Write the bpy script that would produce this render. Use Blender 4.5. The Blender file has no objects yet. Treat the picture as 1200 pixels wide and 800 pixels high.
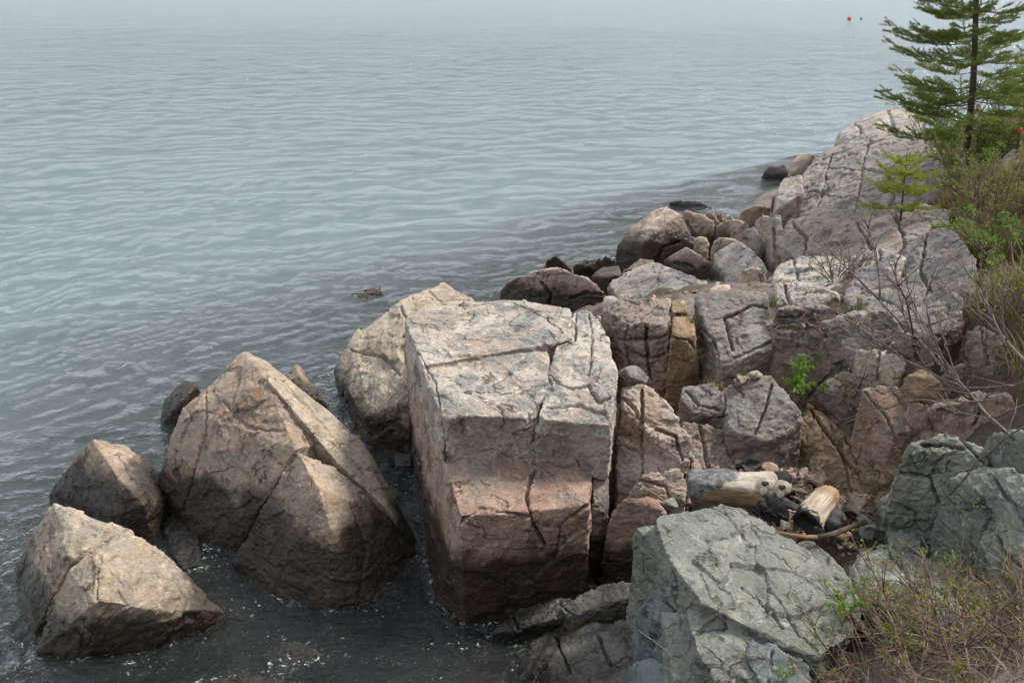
import bpy, math, random
import numpy as np
from mathutils import Vector, Matrix

random.seed(7)
RNG = np.random.default_rng(7)
scene = bpy.context.scene
COL = scene.collection

# ------------------------------------------------------------------ camera
CAM_H = 4.0
PITCH = math.radians(24.7)
FPX = 1200 * 28 / 36.0
SP, CP = math.sin(PITCH), math.cos(PITCH)
cam_d = bpy.data.cameras.new('camera')
cam = bpy.data.objects.new('camera', cam_d)
COL.objects.link(cam)
cam.location = (0, 0, CAM_H)
cam.rotation_euler = (math.pi / 2 - PITCH, 0, 0)
cam_d.lens = 28
cam_d.sensor_width = 36
cam_d.clip_start = 0.05
cam_d.clip_end = 20000
scene.camera = cam


def ray(px, py):
    xc = (px - 600) / FPX
    yc = (400 - py) / FPX
    return (xc, CP + yc * SP, -SP + yc * CP)


def PZ(px, py, z):                      # world point seen at a picture position, at height z
    d = ray(px, py)
    t = (CAM_H - z) / -d[2]
    return (d[0] * t, d[1] * t, z)


def PY(px, py, y):                      # the same, at distance y
    d = ray(px, py)
    t = y / d[1]
    return (d[0] * t, y, CAM_H + d[2] * t)


# ------------------------------------------------------------------ numpy noise
def _hash(ix, iy, iz, s):
    h = (ix.astype(np.uint32) * np.uint32(374761393) + iy.astype(np.uint32) * np.uint32(668265263)
         + iz.astype(np.uint32) * np.uint32(2147483647) + np.uint32((s * 144665 + 12345) & 0xffffffff))
    h = (h ^ (h >> np.uint32(13))) * np.uint32(1274126177)
    h = h ^ (h >> np.uint32(16))
    h = h * np.uint32(2246822519)
    h = h ^ (h >> np.uint32(15))
    return (h & np.uint32(0xffffff)).astype(np.float32) / np.float32(0xffffff)


def vnoise(p, s=0):
    p = np.asarray(p, np.float32)
    f = np.floor(p)
    i = f.astype(np.int64)
    w = p - f
    w = w * w * w * (w * (w * 6 - 15) + 10)
    out = 0
    for dx in (0, 1):
        wx = w[:, 0] if dx else 1 - w[:, 0]
        for dy in (0, 1):
            wy = w[:, 1] if dy else 1 - w[:, 1]
            for dz in (0, 1):
                wz = w[:, 2] if dz else 1 - w[:, 2]
                out = out + wx * wy * wz * _hash(i[:, 0] + dx, i[:, 1] + dy, i[:, 2] + dz, s)
    return out * 2 - 1


def fbm(p, s=0, octv=4, gain=0.5, lac=2.03):
    a, out = 1.0, 0
    q = np.asarray(p, np.float32)
    for o in range(octv):
        out = out + a * vnoise(q, s + o * 17)
        q = q * lac + 3.7
        a *= gain
    return out


def vvec(p, s=0, octv=2):
    return np.stack([fbm(p, s + 100 * k, octv) for k in range(3)], 1)


def facet(p, s=0):
    """flat plates: every cell of a jittered lattice tilts by its own plane"""
    p = np.asarray(p, np.float32)
    b = np.floor(p - 0.5).astype(np.int64)
    best = np.full(len(p), 1e9, np.float32)
    val = np.zeros(len(p), np.float32)
    for dx in (0, 1):
        for dy in (0, 1):
            for dz in (0, 1):
                ix, iy, iz = b[:, 0] + dx, b[:, 1] + dy, b[:, 2] + dz
                c = np.stack([ix + .5 + .8 * (_hash(ix, iy, iz, s) - .5), iy + .5 + .8 * (_hash(ix, iy, iz, s + 1) - .5),
                              iz + .5 + .8 * (_hash(ix, iy, iz, s + 2) - .5)], 1)
                d = p - c
                dd = (d * d).sum(1)
                g = np.stack([_hash(ix, iy, iz, s + 3), _hash(ix, iy, iz, s + 4), _hash(ix, iy, iz, s + 5)], 1) * 2 - 1
                v = (g * d).sum(1) + (_hash(ix, iy, iz, s + 6) - .5) * .7
                m = dd < best
                best = np.where(m, dd, best)
                val = np.where(m, v, val)
    return val


# ------------------------------------------------------------------ object helpers
def mesh_from_np(name, V, F):
    """F: (n,3) or (n,4) int array"""
    V = np.asarray(V, np.float32)
    F = np.asarray(F, np.int32)
    me = bpy.data.meshes.new(name)
    k = F.shape[1]
    me.vertices.add(len(V))
    me.vertices.foreach_set('co', V.ravel())
    me.loops.add(F.size)
    me.loops.foreach_set('vertex_index', F.ravel())
    me.polygons.add(len(F))
    me.polygons.foreach_set('loop_start', np.arange(0, F.size, k, dtype=np.int32))
    me.update(calc_edges=True)
    me.validate()
    return me


def smooth(me, on=True):
    me.polygons.foreach_set('use_smooth', np.full(len(me.polygons), on, dtype=bool))
    me.update()


def tag(o, label=None, cat=None, group=None, kind=None):
    if label:
        o['label'] = label
    if cat:
        o['category'] = cat
    if group:
        o['group'] = group
    if kind:
        o['kind'] = kind
    return o


def link(name, me, mat, loc=(0, 0, 0), parent=None):
    o = bpy.data.objects.new(name, me)
    COL.objects.link(o)
    o.location = loc
    if mat is not None:
        me.materials.append(mat)
    if parent:
        o.parent = parent
    return o


def empty(name, loc, label, cat, group=None):
    o = bpy.data.objects.new(name, None)
    COL.objects.link(o)
    o.location = loc
    o.empty_display_size = 0.1
    return tag(o, label, cat, group)


class MB:
    """collects tubes, leaves and blades into one mesh"""

    def __init__(s):
        s.v, s.f, s.n = [], [], 0

    def add(s, V, F):
        V = np.asarray(V, np.float32)
        F = np.asarray(F, np.int32)
        if F.shape[1] == 4:
            F = np.concatenate([F[:, [0, 1, 2]], F[:, [0, 2, 3]]])
        s.v.append(V)
        s.f.append(F + s.n)
        s.n += len(V)

    def tube(s, pts, radii, sides=5):
        P = np.asarray(pts, float)
        n = len(P)
        R = np.broadcast_to(np.asarray(radii, float), (n,))
        T = np.gradient(P, axis=0)
        T /= np.linalg.norm(T, axis=1)[:, None] + 1e-9
        up = np.array([0.13, 0.21, 0.97]) if abs(T[0, 2]) < .9 else np.array([1.0, 0.1, 0])
        A = np.cross(T, up)
        A /= np.linalg.norm(A, axis=1)[:, None] + 1e-9
        B = np.cross(T, A)
        th = np.linspace(0, 2 * math.pi, sides, endpoint=False)
        V = (P[:, None] + R[:, None, None] * (np.cos(th)[None, :, None] * A[:, None] + np.sin(th)[None, :, None] * B[:, None])).reshape(-1, 3)
        i = np.arange(n - 1)[:, None] * sides
        j = np.arange(sides)[None]
        j2 = (j + 1) % sides
        F = np.stack([i + j, i + j2, i + sides + j2, i + sides + j], -1).reshape(-1, 4)
        V = np.concatenate([V, P[:1], P[-1:]])
        F = np.concatenate([F[:, [0, 1, 2]], F[:, [0, 2, 3]]])
        c0, c1 = n * sides, n * sides + 1
        k = np.arange(sides)
        k2 = (k + 1) % sides
        caps = np.concatenate([np.stack([np.full(sides, c0), k2, k], 1),
                               np.stack([np.full(sides, c1), (n - 1) * sides + k, (n - 1) * sides + k2], 1)])
        s.add(V, np.concatenate([F, caps]))

    def leaf(s, p, d, size, wid=.45, fold=.25):
        d = np.asarray(d, float)
        d /= np.linalg.norm(d) + 1e-9
        r = np.cross(d, RNG.normal(size=3))
        r /= np.linalg.norm(r) + 1e-9
        n = np.cross(r, d)
        p = np.asarray(p, float)
        a, b = p, p + d * size
        m = p + d * size * .45
        V = [a, m + r * wid * size * .5 + n * fold * size * .3, b, m - r * wid * size * .5 + n * fold * size * .3, m - n * .0]
        s.add(V, [[0, 1, 4], [1, 2, 4], [2, 3, 4], [3, 0, 4]])

    def build(s, name, mat, loc=(0, 0, 0), parent=None, sm=False):
        V = np.concatenate(s.v)
        F = np.concatenate(s.f)
        wl = np.array(loc, np.float32)
        if parent is not None:
            me = mesh_from_np(name, V - np.array(parent.location, np.float32), F)
            o = link(name, me, mat, (0, 0, 0), parent)
        else:
            me = mesh_from_np(name, V - wl, F)
            o = link(name, me, mat, loc)
        if sm:
            smooth(me)
        return o


# ------------------------------------------------------------------ materials
def new_mat(name):
    m = bpy.data.materials.new(name)
    m.use_nodes = True
    nt = m.node_tree
    for n in list(nt.nodes):
        nt.nodes.remove(n)
    return m, nt


class NT:
    def __init__(s, nt):
        s.nt = nt

    def n(s, typ, **kw):
        nd = s.nt.nodes.new(typ)
        for k, v in kw.items():
            if k.startswith('i_'):
                nd.inputs[k[2:].replace('_', ' ')].default_value = v
            else:
                setattr(nd, k, v)
        return nd

    def l(s, a, b):
        s.nt.links.new(a, b)

    def noise(s, vec, scale, detail=4, rough=.55, dist=0.0):
        nd = s.n('ShaderNodeTexNoise')
        nd.inputs['Scale'].default_value = scale
        nd.inputs['Detail'].default_value = detail
        nd.inputs['Roughness'].default_value = rough
        nd.inputs['Distortion'].default_value = dist
        if vec is not None:
            s.l(vec, nd.inputs['Vector'])
        return nd.outputs['Fac']

    def ramp(s, x, a, b, lo=0.0, hi=1.0):
        nd = s.n('ShaderNodeMapRange')
        nd.interpolation_type = 'SMOOTHSTEP'
        s.l(x, nd.inputs[0])
        nd.inputs[1].default_value = a
        nd.inputs[2].default_value = b
        nd.inputs[3].default_value = lo
        nd.inputs[4].default_value = hi
        return nd.outputs[0]

    def math(s, op, a, b=None, c=None):
        nd = s.n('ShaderNodeMath', operation=op)
        for i, x in enumerate((a, b, c)):
            if x is None:
                continue
            if isinstance(x, (int, float)):
                nd.inputs[i].default_value = x
            else:
                s.l(x, nd.inputs[i])
        return nd.outputs[0]

    def mix(s, fac, a, b, blend='MIX'):
        nd = s.n('ShaderNodeMix', data_type='RGBA', blend_type=blend)
        for sock, x in ((nd.inputs[0], fac), (nd.inputs[6], a), (nd.inputs[7], b)):
            if isinstance(x, (int, float)):
                sock.default_value = x
            elif isinstance(x, tuple):
                sock.default_value = (*x, 1)
            else:
                s.l(x, sock)
        return nd.outputs[2]

    def mapping(s, vec, scale=(1, 1, 1), rot=(0, 0, 0)):
        nd = s.n('ShaderNodeMapping')
        nd.inputs['Scale'].default_value = scale
        nd.inputs['Rotation'].default_value = rot
        s.l(vec, nd.inputs['Vector'])
        return nd.outputs[0]


def rock_mat(name, c1, c2, c3, lichen=(.3, .3, .29), lich=.5, wet=.54, rough=.85, bump=1.0, grain=1.0, streak=(.10, .075, .055), stk=.4,
             strata=None, orange=0.0, moss=0.0):
    m, nt = new_mat(name)
    g = NT(nt)
    tc = g.n('ShaderNodeTexCoord').outputs['Object']
    oi = g.n('ShaderNodeObjectInfo').outputs['Random']
    off = g.n('ShaderNodeCombineXYZ')
    for i in range(3):
        g.l(g.math('MULTIPLY', oi, 37.0 + 11 * i), off.inputs[i])
    va = g.n('ShaderNodeVectorMath', operation='ADD')
    g.l(tc, va.inputs[0])
    g.l(off.outputs[0], va.inputs[1])
    v = va.outputs[0]
    geo = g.n('ShaderNodeNewGeometry')
    sep = g.n('ShaderNodeSeparateXYZ')
    g.l(geo.outputs['Position'], sep.inputs[0])
    sn = g.n('ShaderNodeSeparateXYZ')
    g.l(geo.outputs['Normal'], sn.inputs[0])
    n1 = g.noise(v, 2.0, 5, .6, .6)
    n2 = g.noise(v, 6.5, 7, .68, .4)
    n3 = g.noise(v, 28, 5, .7)
    sp = g.math('ADD', g.math('MULTIPLY', g.noise(v, 64, 5, .75), .75), g.math('MULTIPLY', g.noise(v, 150, 3, .7), .35))
    sp2 = g.n('ShaderNodeTexVoronoi')
    sp2.inputs['Scale'].default_value = 95
    g.l(v, sp2.inputs['Vector'])
    col = g.mix(g.ramp(n1, .43, .57), c1, c2)
    col = g.mix(g.ramp(n2, .50, .62), col, c3)
    col = g.mix(g.ramp(g.noise(v, 13, 8, .75, .6), .55, .66), col, tuple(min(.6, x * 1.35 + .03) for x in c2))
    # streaks running down faces
    vs = g.mapping(v, (5, 5, .9), (.15, .1, 0))
    st = g.noise(vs, 1.6, 6, .65, .3)
    col = g.mix(g.math('MULTIPLY', g.ramp(st, .52, .72), stk), col, streak)
    # lichen crust on the upper faces
    up = g.ramp(sn.outputs[2], .05, .6)
    ln = g.noise(v, 5.2, 9, .72, .5)
    lm = g.math('MULTIPLY', g.math('MULTIPLY', g.ramp(ln, .47, .58), up), lich)
    ln2 = g.noise(v, 21, 6, .7, .3)
    lcol = g.mix(g.ramp(ln2, .4, .62), lichen, tuple(x * .62 for x in lichen))
    col = g.mix(lm, col, lcol)
    # pale round crusts
    vo = g.n('ShaderNodeTexVoronoi')
    vo.inputs['Scale'].default_value = 9
    vo.inputs['Randomness'].default_value = 1
    dv = g.n('ShaderNodeVectorMath', operation='ADD')
    g.l(v, dv.inputs[0])
    nzc = g.n('ShaderNodeTexNoise')
    nzc.inputs['Scale'].default_value = 14
    nzc.inputs['Detail'].default_value = 5
    g.l(v, nzc.inputs['Vector'])
    sc_ = g.n('ShaderNodeVectorMath', operation='SCALE')
    sc_.inputs['Scale'].default_value = .12
    g.l(nzc.outputs['Color'], sc_.inputs[0])
    g.l(sc_.outputs[0], dv.inputs[1])
    g.l(dv.outputs[0], vo.inputs['Vector'])
    pc = g.math('MULTIPLY', g.ramp(vo.outputs['Distance'], .34, .24), g.math('MULTIPLY', g.ramp(n1, .5, .6), up))
    col = g.mix(g.math('MULTIPLY', pc, lich * .75), col, tuple(min(1, x * 1.35) for x in lichen))
    if strata:
        w = g.mapping(v, strata[0], strata[1])
        sn_ = g.noise(w, 3.0, 6, .7, .2)
        col = g.mix(g.math('MULTIPLY', g.ramp(sn_, .45, .7), .5), col, tuple(x * .45 for x in c1))
    if orange:
        on = g.noise(v, 7, 6, .7, .4)
        col = g.mix(g.math('MULTIPLY', g.math('MULTIPLY', g.ramp(on, .60, .68), g.ramp(sep.outputs[2], .7, 1.05)), orange), col, (.42, .15, .02))
    if moss:
        on = g.noise(v, 6, 7, .7, .4)
        col = g.mix(g.math('MULTIPLY', g.ramp(on, .54, .68), moss), col, (.085, .08, .025))
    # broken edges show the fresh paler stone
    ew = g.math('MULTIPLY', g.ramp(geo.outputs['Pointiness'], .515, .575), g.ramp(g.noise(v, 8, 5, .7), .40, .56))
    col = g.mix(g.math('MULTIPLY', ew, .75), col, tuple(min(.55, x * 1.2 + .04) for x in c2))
    # grain of the crystals
    gr = g.math('ADD', g.math('MULTIPLY', sp, 1.8 * grain), 1 - .99 * grain)
    gc = g.n('ShaderNodeCombineColor')
    for i in range(3):
        g.l(gr, gc.inputs[i])
    col = g.mix(1.0, col, gc.outputs[0], 'MULTIPLY')
    dk = g.ramp(g.noise(v, 60, 4, .75), .60, .70, 0, .5 * grain)
    col = g.mix(dk, col, tuple(x * .35 for x in c1))
    # thin hairline joints, dark with grime
    jn = g.noise(g.mapping(v, (1.0, 1.25, .8), (.3, .2, .5)), 1.7, 5, .45, .15)
    jm = g.math('MULTIPLY', g.ramp(g.math('ABSOLUTE', g.math('SUBTRACT', jn, .5)), .010, .002), g.ramp(n2, .42, .58))
    col = g.mix(g.math('MULTIPLY', jm, .75), col, tuple(x * .22 for x in c1))
    # water line: wet darkening, raised higher to paint shade into low fronts
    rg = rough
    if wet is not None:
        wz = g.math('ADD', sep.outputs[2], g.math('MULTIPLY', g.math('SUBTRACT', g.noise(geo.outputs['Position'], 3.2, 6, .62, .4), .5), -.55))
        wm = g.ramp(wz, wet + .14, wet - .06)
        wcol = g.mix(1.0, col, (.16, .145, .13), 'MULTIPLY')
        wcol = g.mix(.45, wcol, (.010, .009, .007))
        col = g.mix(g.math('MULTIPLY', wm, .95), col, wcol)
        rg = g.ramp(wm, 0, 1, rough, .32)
    # bump
    h = g.math('ADD', g.math('MULTIPLY', n3, .5), g.math('MULTIPLY', g.noise(v, 75, 6, .72), .28))
    h = g.math('ADD', h, g.math('MULTIPLY', n2, .8))
    cv = g.n('ShaderNodeTexVoronoi')
    cv.inputs['Scale'].default_value = 11
    cv2 = g.n('ShaderNodeTexVoronoi')
    cv2.inputs['Scale'].default_value = 34
    for q_ in (cv, cv2):
        g.l(g.mapping(dv.outputs[0], (1, 1.2, 2.0), (.5, .35, .3)), q_.inputs['Vector'])
    for q_, k_ in ((cv, .50), (cv2, .22)):
        bw = g.n('ShaderNodeRGBToBW')
        g.l(q_.outputs['Color'], bw.inputs[0])
        h = g.math('ADD', h, g.math('MULTIPLY', bw.outputs[0], k_))
    h = g.math('SUBTRACT', h, g.math('MULTIPLY', jm, .5))
    bp = g.n('ShaderNodeBump')
    bp.inputs['Strength'].default_value = .9 * bump
    bp.inputs['Distance'].default_value = .022
    g.l(h, bp.inputs['Height'])
    bs = g.n('ShaderNodeBsdfPrincipled')
    g.l(col, bs.inputs['Base Color'])
    g.l(bp.outputs[0], bs.inputs['Normal'])
    if isinstance(rg, float):
        bs.inputs['Roughness'].default_value = rg
    else:
        g.l(rg, bs.inputs['Roughness'])
    bs.inputs['Specular IOR Level'].default_value = .35
    out = g.n('ShaderNodeOutputMaterial')
    g.l(bs.outputs[0], out.inputs[0])
    return m


def plain_mat(name, cols, scale=20, rough=.8, bump=.3, trans=0.0, bscale=60, spread=.5):
    """a few colours broken up by noise; trans = light let through (leaves)"""
    m, nt = new_mat(name)
    g = NT(nt)
    v = g.n('ShaderNodeTexCoord').outputs['Object']
    n1 = g.noise(v, scale, 5, .65)
    col = g.mix(g.ramp(n1, .5 - spread * .3, .5 + spread * .3), cols[0], cols[1])
    if len(cols) > 2:
        col = g.mix(g.ramp(g.noise(v, scale * 2.7, 4, .6), .52, .68), col, cols[2])
    bs = g.n('ShaderNodeBsdfPrincipled')
    g.l(col, bs.inputs['Base Color'])
    bs.inputs['Roughness'].default_value = rough
    bs.inputs['Specular IOR Level'].default_value = .25
    if bump:
        bp = g.n('ShaderNodeBump')
        bp.inputs['Strength'].default_value = bump
        bp.inputs['Distance'].default_value = .01
        g.l(g.noise(v, bscale, 6, .7), bp.inputs['Height'])
        g.l(bp.outputs[0], bs.inputs['Normal'])
    out = g.n('ShaderNodeOutputMaterial')
    if trans:
        tr = g.n('ShaderNodeBsdfTranslucent')
        g.l(col, tr.inputs['Color'])
        mx = g.n('ShaderNodeMixShader')
        mx.inputs[0].default_value = trans
        g.l(bs.outputs[0], mx.inputs[1])
        g.l(tr.outputs[0], mx.inputs[2])
        g.l(mx.outputs[0], out.inputs[0])
    else:
        g.l(bs.outputs[0], out.inputs[0])
    return m


M = {}
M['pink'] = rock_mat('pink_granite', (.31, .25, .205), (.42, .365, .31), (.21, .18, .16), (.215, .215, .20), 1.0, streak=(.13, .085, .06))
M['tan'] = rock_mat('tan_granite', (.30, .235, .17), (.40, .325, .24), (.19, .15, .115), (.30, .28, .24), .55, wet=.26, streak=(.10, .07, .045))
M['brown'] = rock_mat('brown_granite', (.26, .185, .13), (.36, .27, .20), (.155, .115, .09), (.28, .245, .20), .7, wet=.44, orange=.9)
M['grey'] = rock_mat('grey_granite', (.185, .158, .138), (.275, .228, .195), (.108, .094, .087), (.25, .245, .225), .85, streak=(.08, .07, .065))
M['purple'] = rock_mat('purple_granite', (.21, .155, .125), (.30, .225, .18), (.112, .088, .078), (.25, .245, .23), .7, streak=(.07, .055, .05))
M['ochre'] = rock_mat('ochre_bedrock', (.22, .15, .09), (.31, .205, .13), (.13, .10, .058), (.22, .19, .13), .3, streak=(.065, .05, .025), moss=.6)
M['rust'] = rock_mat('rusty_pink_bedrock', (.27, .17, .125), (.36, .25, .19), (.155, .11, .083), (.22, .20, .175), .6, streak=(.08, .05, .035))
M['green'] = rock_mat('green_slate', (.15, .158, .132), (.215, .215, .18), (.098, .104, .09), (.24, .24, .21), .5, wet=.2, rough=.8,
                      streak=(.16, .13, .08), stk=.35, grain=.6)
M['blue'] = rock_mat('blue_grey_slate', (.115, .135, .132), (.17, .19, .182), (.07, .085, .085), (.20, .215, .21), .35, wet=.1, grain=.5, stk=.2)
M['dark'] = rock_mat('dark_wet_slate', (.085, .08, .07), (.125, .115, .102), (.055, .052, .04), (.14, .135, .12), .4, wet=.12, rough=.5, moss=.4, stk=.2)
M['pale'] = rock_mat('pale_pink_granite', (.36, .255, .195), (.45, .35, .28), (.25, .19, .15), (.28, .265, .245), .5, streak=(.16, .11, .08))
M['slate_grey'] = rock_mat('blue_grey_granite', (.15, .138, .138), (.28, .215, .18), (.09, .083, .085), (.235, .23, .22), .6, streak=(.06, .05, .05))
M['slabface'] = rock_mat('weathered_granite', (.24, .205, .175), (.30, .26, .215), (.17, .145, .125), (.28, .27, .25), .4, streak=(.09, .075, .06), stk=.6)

# ------------------------------------------------------------------ rocks
VOX = 0.00155


def parse(spec):
    hulls = []
    for part in spec.split('/'):
        part = part.strip()
        keep = part.startswith('!')
        pts = []
        for tok in part.lstrip('!').split():
            if tok[0] == 'w':                       # explicit world point w:x:y:z
                pts.append(tuple(float(q) for q in tok[2:].split(':')))
            else:
                a = [float(q) for q in tok.split(',')]
                pts.append(PZ(*a))
        hulls.append((pts, keep))
    return hulls


def hull_mesh(hulls, base, chip=1.0, chip_n=14, rs=None):
    import bmesh
    out = bmesh.new()
    for pts, keep in hulls:
        b = bmesh.new()
        for p in pts:
            b.verts.new(p)
            if not keep and base is not None:
                b.verts.new((p[0], p[1] + .02, min(base, p[2] - .02)))
        bmesh.ops.remove_doubles(b, verts=b.verts, dist=1e-4)
        r = bmesh.ops.convex_hull(b, input=b.verts)
        bmesh.ops.delete(b, geom=list({g for g in r['geom_interior'] if isinstance(g, bmesh.types.BMVert)}), context='VERTS')
        # knock off corners and edges with small flat breaks
        cc = np.array([v.co[:] for v in b.verts])
        sz = float(np.linalg.norm(cc.max(0) - cc.min(0)))
        for _ in range(chip_n):
            d = rs.normal(size=3)
            d[2] = abs(d[2]) * .8
            d /= np.linalg.norm(d)
            sup = max(float(v.co.dot(Vector(d))) for v in b.verts)
            cut = sup - sz * rs.uniform(.006, .03) * chip
            bmesh.ops.bisect_plane(b, geom=b.verts[:] + b.edges[:] + b.faces[:], plane_co=Vector(d) * cut, plane_no=Vector(d), clear_outer=True)
            r = bmesh.ops.convex_hull(b, input=b.verts)
            bmesh.ops.delete(b, geom=list({g for g in r['geom_interior'] + r['geom_unused'] if isinstance(g, bmesh.types.BMVert)}), context='VERTS')
        bmesh.ops.recalc_face_normals(b, faces=b.faces)
        me = bpy.data.meshes.new('t')
        b.to_mesh(me)
        b.free()
        out.from_mesh(me)
        bpy.data.meshes.remove(me)
    me = bpy.data.meshes.new('t')
    out.to_mesh(me)
    out.free()
    return me


NR = [0]
WATERLINE = []


def carve(name, spec, mat, base, rnd=2, fac=1.0, warp=.35, cracks=(), parent=None, vox=None, aniso=(1, 1, 1.6), fine=1.0, chip=.6):
    """union of the hulls -> dense surface -> weathered, chipped and cracked"""
    NR[0] += 1
    seed = NR[0] * 31
    hulls = parse(spec)
    allp = np.array([p for h, _ in hulls for p in h])
    c = allp.mean(0)
    size = float(np.linalg.norm(allp.max(0) - allp.min(0)))
    dist = float(np.linalg.norm(c - np.array([0, 0, CAM_H])))
    vs = vox or max(.0055, dist * VOX)
    tmp_me = hull_mesh(hulls, base, chip, 6, np.random.default_rng(seed + 4))
    tmp = bpy.data.objects.new('t', tmp_me)
    COL.objects.link(tmp)
    md = tmp.modifiers.new('r', 'REMESH')
    md.mode = 'VOXEL'
    md.voxel_size = vs
    if rnd:
        s = tmp.modifiers.new('s', 'SMOOTH')
        s.factor = .5
        s.iterations = max(1, int(rnd) // 2)
    dg = bpy.context.evaluated_depsgraph_get()
    ev = tmp.evaluated_get(dg)
    me = bpy.data.meshes.new_from_object(ev)
    crack_pts = []
    for cr in cracks:
        w, dep = max(.42 * cr[0], 1.35 * vs), 1.5 * cr[1]
        pl = [tuple(float(q) for q in t.split(',')) for t in cr[2].split()]
        pts = []
        for (x0, y0), (x1, y1) in zip(pl[:-1], pl[1:]):
            n = max(2, int(math.hypot(x1 - x0, y1 - y0) / .8))
            for k in range(n):
                t = k / n
                jx = .9 * math.sin(k * .31 + seed) * math.sin(k * .17)
                jy = .9 * math.sin(k * .27 + seed * 2) * math.sin(k * .13 + 1)
                hit, loc, nor, idx = ev.ray_cast(Vector((0, 0, CAM_H)), Vector(ray(x0 + (x1 - x0) * t + jx, y0 + (y1 - y0) * t + jy)))
                if hit:
                    pts.append(loc[:])
        if pts:
            crack_pts.append((w, dep, np.array(pts, np.float32)))
    COL.objects.unlink(tmp)
    bpy.data.objects.remove(tmp)
    bpy.data.meshes.remove(tmp_me)
    n = len(me.vertices)
    V = np.empty(n * 3, np.float32)
    me.vertices.foreach_get('co', V)
    V = V.reshape(-1, 3)
    N = np.empty(n * 3, np.float32)
    me.vertex_normals.foreach_get('vector', N)
    N = N.reshape(-1, 3)
    # random joint orientation
    rs = np.random.default_rng(seed)
    ax = Matrix.Rotation(rs.uniform(-.5, .5), 3, 'X') @ Matrix.Rotation(rs.uniform(-.5, .5), 3, 'Y') @ Matrix.Rotation(rs.uniform(0, 3), 3, 'Z')
    Q = (V @ np.array(ax, np.float32)) * np.array(aniso, np.float32)
    ls = max(.35, min(1.2, size * .5))          # facets follow the size of the rock
    D = np.zeros(n, np.float32)
    D += .022 * ls * fac * facet(Q * (3.0 / ls) + .12 * vvec(V * 4, seed + 9), seed)
    D += .013 * ls * fac * facet(Q * (8.0 / ls) + .14 * vvec(V * 8, seed + 5), seed + 50)
    D += .0050 * fac * facet(Q * 22 + .15 * vvec(V * 18, seed + 3, 1), seed + 70)
    D += .0055 * fine * fbm(V * 7, seed + 11, 5, .6)
    # sparse joints: thin wandering grooves
    r = fbm(Q * 2.6, seed + 21, 4, .5)
    D -= .014 * fine * np.clip(.045 - np.abs(r), 0, 1) / .045 * np.clip(fbm(V * 2.2, seed + 33, 2) * 2 - .2, 0, 1)
    W = .030 * warp * ls * vvec(V * (1.6 / ls), seed + 41, 2) + .0075 * warp * vvec(V * 9, seed + 43, 2)
    V2 = V + W + N * D[:, None]
    for w, dep, cp in crack_pts:
        lo, hi = cp.min(0) - w, cp.max(0) + w
        idx = np.where(np.all((V > lo) & (V < hi), axis=1))[0]
        if len(idx) == 0:
            continue
        dmin = np.full(len(idx), 1e9, np.float32)
        for k0 in range(0, len(cp), 64):
            dd = np.linalg.norm(V[idx][:, None] - cp[None, k0:k0 + 64], axis=2).min(1)
            dmin = np.minimum(dmin, dd)
        wv = w * (1 + .45 * vnoise(V[idx] * 7, seed))
        f = np.clip(1 - dmin / wv, 0, 1)
        V2[idx] -= N[idx] * (dep * np.sqrt(f))[:, None]
    wl = V2[np.abs(V2[:, 2]) < .012]
    if len(wl):
        WATERLINE.append(wl[::3].copy())
    bz = float(V2[:, 2].min())
    org = np.array([c[0], c[1], bz], np.float32) if parent is None else np.array(parent.location, np.float32)
    me.vertices.foreach_set('co', (V2 - org).ravel())
    me.name = name
    me.materials.clear()
    smooth(me)
    me.update()
    o = link(name, me, mat, tuple(org) if parent is None else (0, 0, 0), parent)
    return o


def rock(name, label, cat, mat, spec, base, group=None, **kw):
    return tag(carve(name, spec, M[mat], base, **kw), label, cat, group)


SHORE = 'boulders in the water'
FAR = 'boulders piled along the far shore'
BED = 'jointed bedrock blocks on the slope'

# --- boulders standing in the water on the left
rock('boulder', 'low tan boulder with a lit top and dark front, nearest the bottom left corner', 'boulder', 'tan',
     '62,587,.66 118,616,.61 156,622,.54 140,632,.52 98,645,.57 82,656,.52 36,625,.42 19,665,.10 24,712,.06 40,740,0 / 113,650,.60 150,623,.55 187,640,.43 216,672,.24 263,718,.06 242,715,.16 180,714,.30 112,705,.43 84,664,.50 62,700,.28 42,765,.02 100,771,-.02 180,752,0 264,727,0',
     -.5, SHORE, rnd=1, fac=.8, warp=.22, chip=.3, fine=.9, cracks=[(.014, .02, '118,652 113,680 112,704')])
rock('boulder', 'dark pointed boulder with a pale ridge, behind the low tan boulder', 'boulder', 'brown',
     '108,513,.63 146,523,.52 178,543,.36 205,580,.14 188,612,-.02 168,591,.34 136,604,.22 92,590,.10 56,577,.12 62,600,-.1 132,552,.52 80,545,.38',
     -.5, SHORE, rnd=1, fac=.8, warp=.22, chip=.3, fine=.9, cracks=[])
pb = empty('split_boulder', PZ(330, 690, 0), 'largest pyramid boulder of the left, split into slabs, with orange lichen at its peak', 'boulder', SHORE)
carve('main_block', '287,412,1.22 299,428,1.19 312,446,1.15 356,499,.92 346,525,.86 309,424,1.17 358,468,.97 402,516,.70 187,556,.36 215,478,.86 182,585,.05 234,640,-.02 272,655,-.05 300,600,.36',
      M['brown'], -.5, rnd=1, fac=.65, warp=.2, chip=.2, parent=pb, fine=.8, cracks=[(.014, .02, '240,440 243,500 225,560 215,600'), (.012, .015, '262,470 290,500 330,505')])
carve('pale_slab', '309,421,1.20 360,462,1.03 426,517,.68 463,596,.24 493,640,-.05 315,447,1.17 359,499,.94 395,541,.72 457,599,.38 482,638,.06',
      M['tan'], -.5, rnd=1, fac=.45, warp=.15, chip=.15, parent=pb, fine=.7, aniso=(1, 1, .7), cracks=[(.01, .015, '330,445 380,500 430,560')])
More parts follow.
